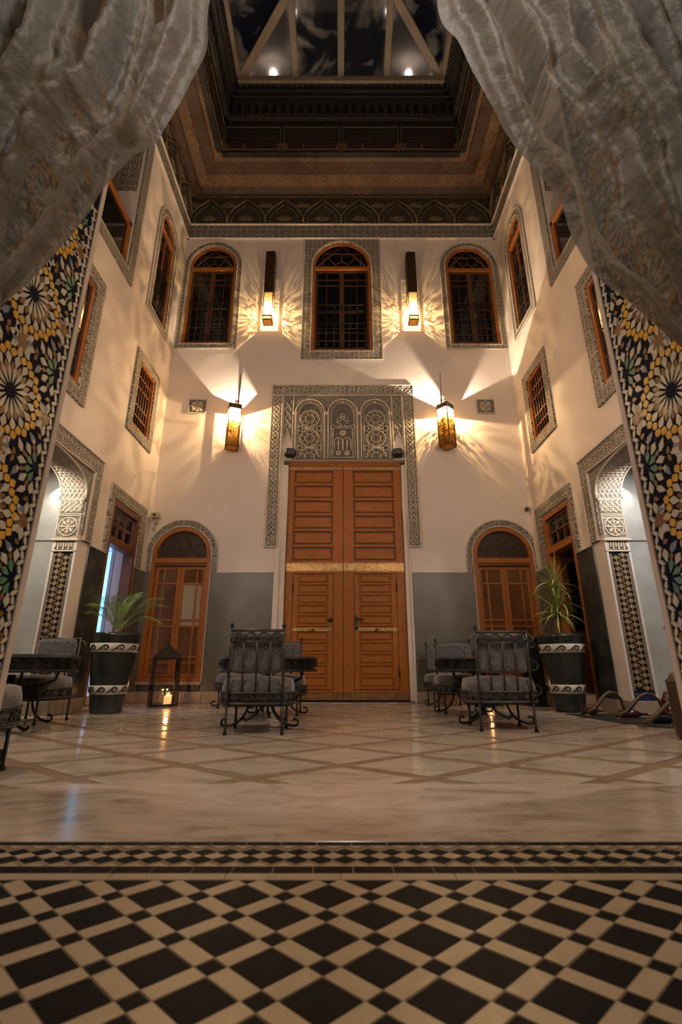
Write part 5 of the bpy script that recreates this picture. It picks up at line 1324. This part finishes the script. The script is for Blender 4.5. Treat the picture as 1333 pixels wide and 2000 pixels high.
t = thing('leather_pouf', 'brown leather bolster standing at the right frame edge', 'cushion', (2.62, 3.76, 0), .2)
obj('body', lathe(NB(), [(0, 0), (.15, .0), (.17, .03), (.175, .22), (.17, .40), (.13, .46), (0, .47)], 24), LEATH, t); obj('seam', lathe(NB(), [(.174, .395), (.18, .40), (.174, .405)], 24), PIPE, t)
# ---- curtains
def cat(P, t):
    n = len(P) - 1; x = t * n; i = min(int(x), n - 1); f = x - i
    p0, p1, p2, p3 = [Vector(P[min(max(k, 0), n)]) for k in (i - 1, i, i + 1, i + 2)]
    return .5 * ((2 * p1) + (p2 - p0) * f + (2 * p0 - 5 * p1 + 4 * p2 - p3) * f * f + (3 * p1 - p0 - 3 * p2 + p3) * f ** 3)
def curtain(sx, inner, label, ph):
    t = thing('curtain', label, 'curtain', (0, 1.40, 0), group='pair of tied back silver curtains')
    k_ = 1.40 / 1.55      # points were measured one step further in
    I = [(x * k_, .5 + (z - .5) * k_) for x, z in inner]
    I = [(sx * .50, 5.55), (sx * .53, 4.6)] + I + [(sx * 1.36, 1.50 if sx < 0 else 1.36)]
    O = [(sx * 2.30, 5.55), (sx * 2.28, 4.6), (sx * 2.20, 3.7), (sx * 2.02, 2.7), (sx * 1.62, 1.62 if sx < 0 else 1.5)]
    nu, nw = 150, 190; bm = NB(); G = []
    for j in range(nw + 1):
        w_ = j / nw; a, b = cat(I, w_), cat(O, w_); row = []
        for i in range(nu + 1):
            u = i / nu; x = a.x + (b.x - a.x) * u; z = a.y + (b.y - a.y) * u - .06 * sin(pi * u) * sin(pi * w_)
            wdt = abs(b.x - a.x)
            uu = u + .035 * noise.noise(Vector((u * 3, w_ * 2.5, ph)))
            amp = (.115 - .06 * w_) * min(1, .35 + wdt / 1.2)
            y = amp * sin(uu * 2 * pi * 6.5 + ph + .9 * sin(w_ * 3)) + amp * .42 * sin(uu * 2 * pi * 19 + ph * 2 + 2.2 * w_)
            y += .045 * noise.noise(Vector((x * 4 + ph, z * 2.2, 0))) + .026 * noise.noise(Vector((x * 12 + z * 5, z * 7, ph))) + .010 * noise.noise(Vector((x * 34, z * 26, ph)))
            y *= min(1, .2 + u * 5)
            row.append(bm.verts.new((x + .02 * noise.noise(Vector((z * 3, u * 4, 5 + ph))), y - .02, z)))
        G.append(row)
    for j in range(nw):
        for i in range(nu): bm.faces.new([G[j][i], G[j][i + 1], G[j + 1][i + 1], G[j + 1][i]]).smooth = True
    obj('drape', bm, CURT, t)
    tube_ = NB(); p = cat(I, 1); q = cat(O, 1); tube(tube_, [(p.x + sx * .0, -.09, p.y), ((p.x + q.x) / 2, -.13, (p.y + q.y) / 2 - .02), (q.x, -.08, q.y), (q.x, .06, q.y)], .018, 8)
    obj('tie_back', tube_, BRASS, t)
    # lower fall below the tie, outside the opening
    bm = NB(); G = []
    for j in range(31):
        w_ = j / 30; row = []
        for i in range(41):
            u = i / 40; x = sx * (1.50 + (u - .0) * (.16 + .28 * w_)); z = (1.50 if sx < 0 else 1.38) * (1 - w_) + .07 * w_
            row.append(bm.verts.new((x, .035 * sin(u * 30 + ph) * (.5 + w_) - .03, z)))
        G.append(row)
    for j in range(30):
        for i in range(40): bm.faces.new([G[j][i], G[j][i + 1], G[j + 1][i + 1], G[j + 1][i]]).smooth = True
    obj('lower_fall', bm, CURT, t)
curtain(-1, [(-.679, 3.843), (-.673, 3.468), (-.737, 3.2), (-.836, 2.78), (-.928, 2.683), (-1.038, 2.496), (-1.155, 2.205), (-1.257, 1.964), (-1.353, 1.838)], 'left silver taupe curtain swept back to the tiled reveal', .4)
curtain(1, [(.517, 3.843), (.578, 3.508), (.664, 3.163), (.75, 2.814), (.852, 2.588), (.929, 2.406), (.959, 2.233), (1.031, 2.016), (1.164, 1.838), (1.313, 1.658)], 'right silver taupe curtain swept back to the tiled reveal', 2.1)
t = thing('curtain_rod', 'brass curtain rod above the salon opening', 'rod', (0, 1.40, 5.58))
obj('rod', tube(NB(), [(-2.45, 0, 0), (2.45, 0, 0)], .02, 8), BRASS, t)
for s_ in (-1, 1): obj('bracket', tube(NB(), [(s_ * 2.2, 0, 0), (s_ * 2.2, .11, .0)], .014, 6), BRASS, t)
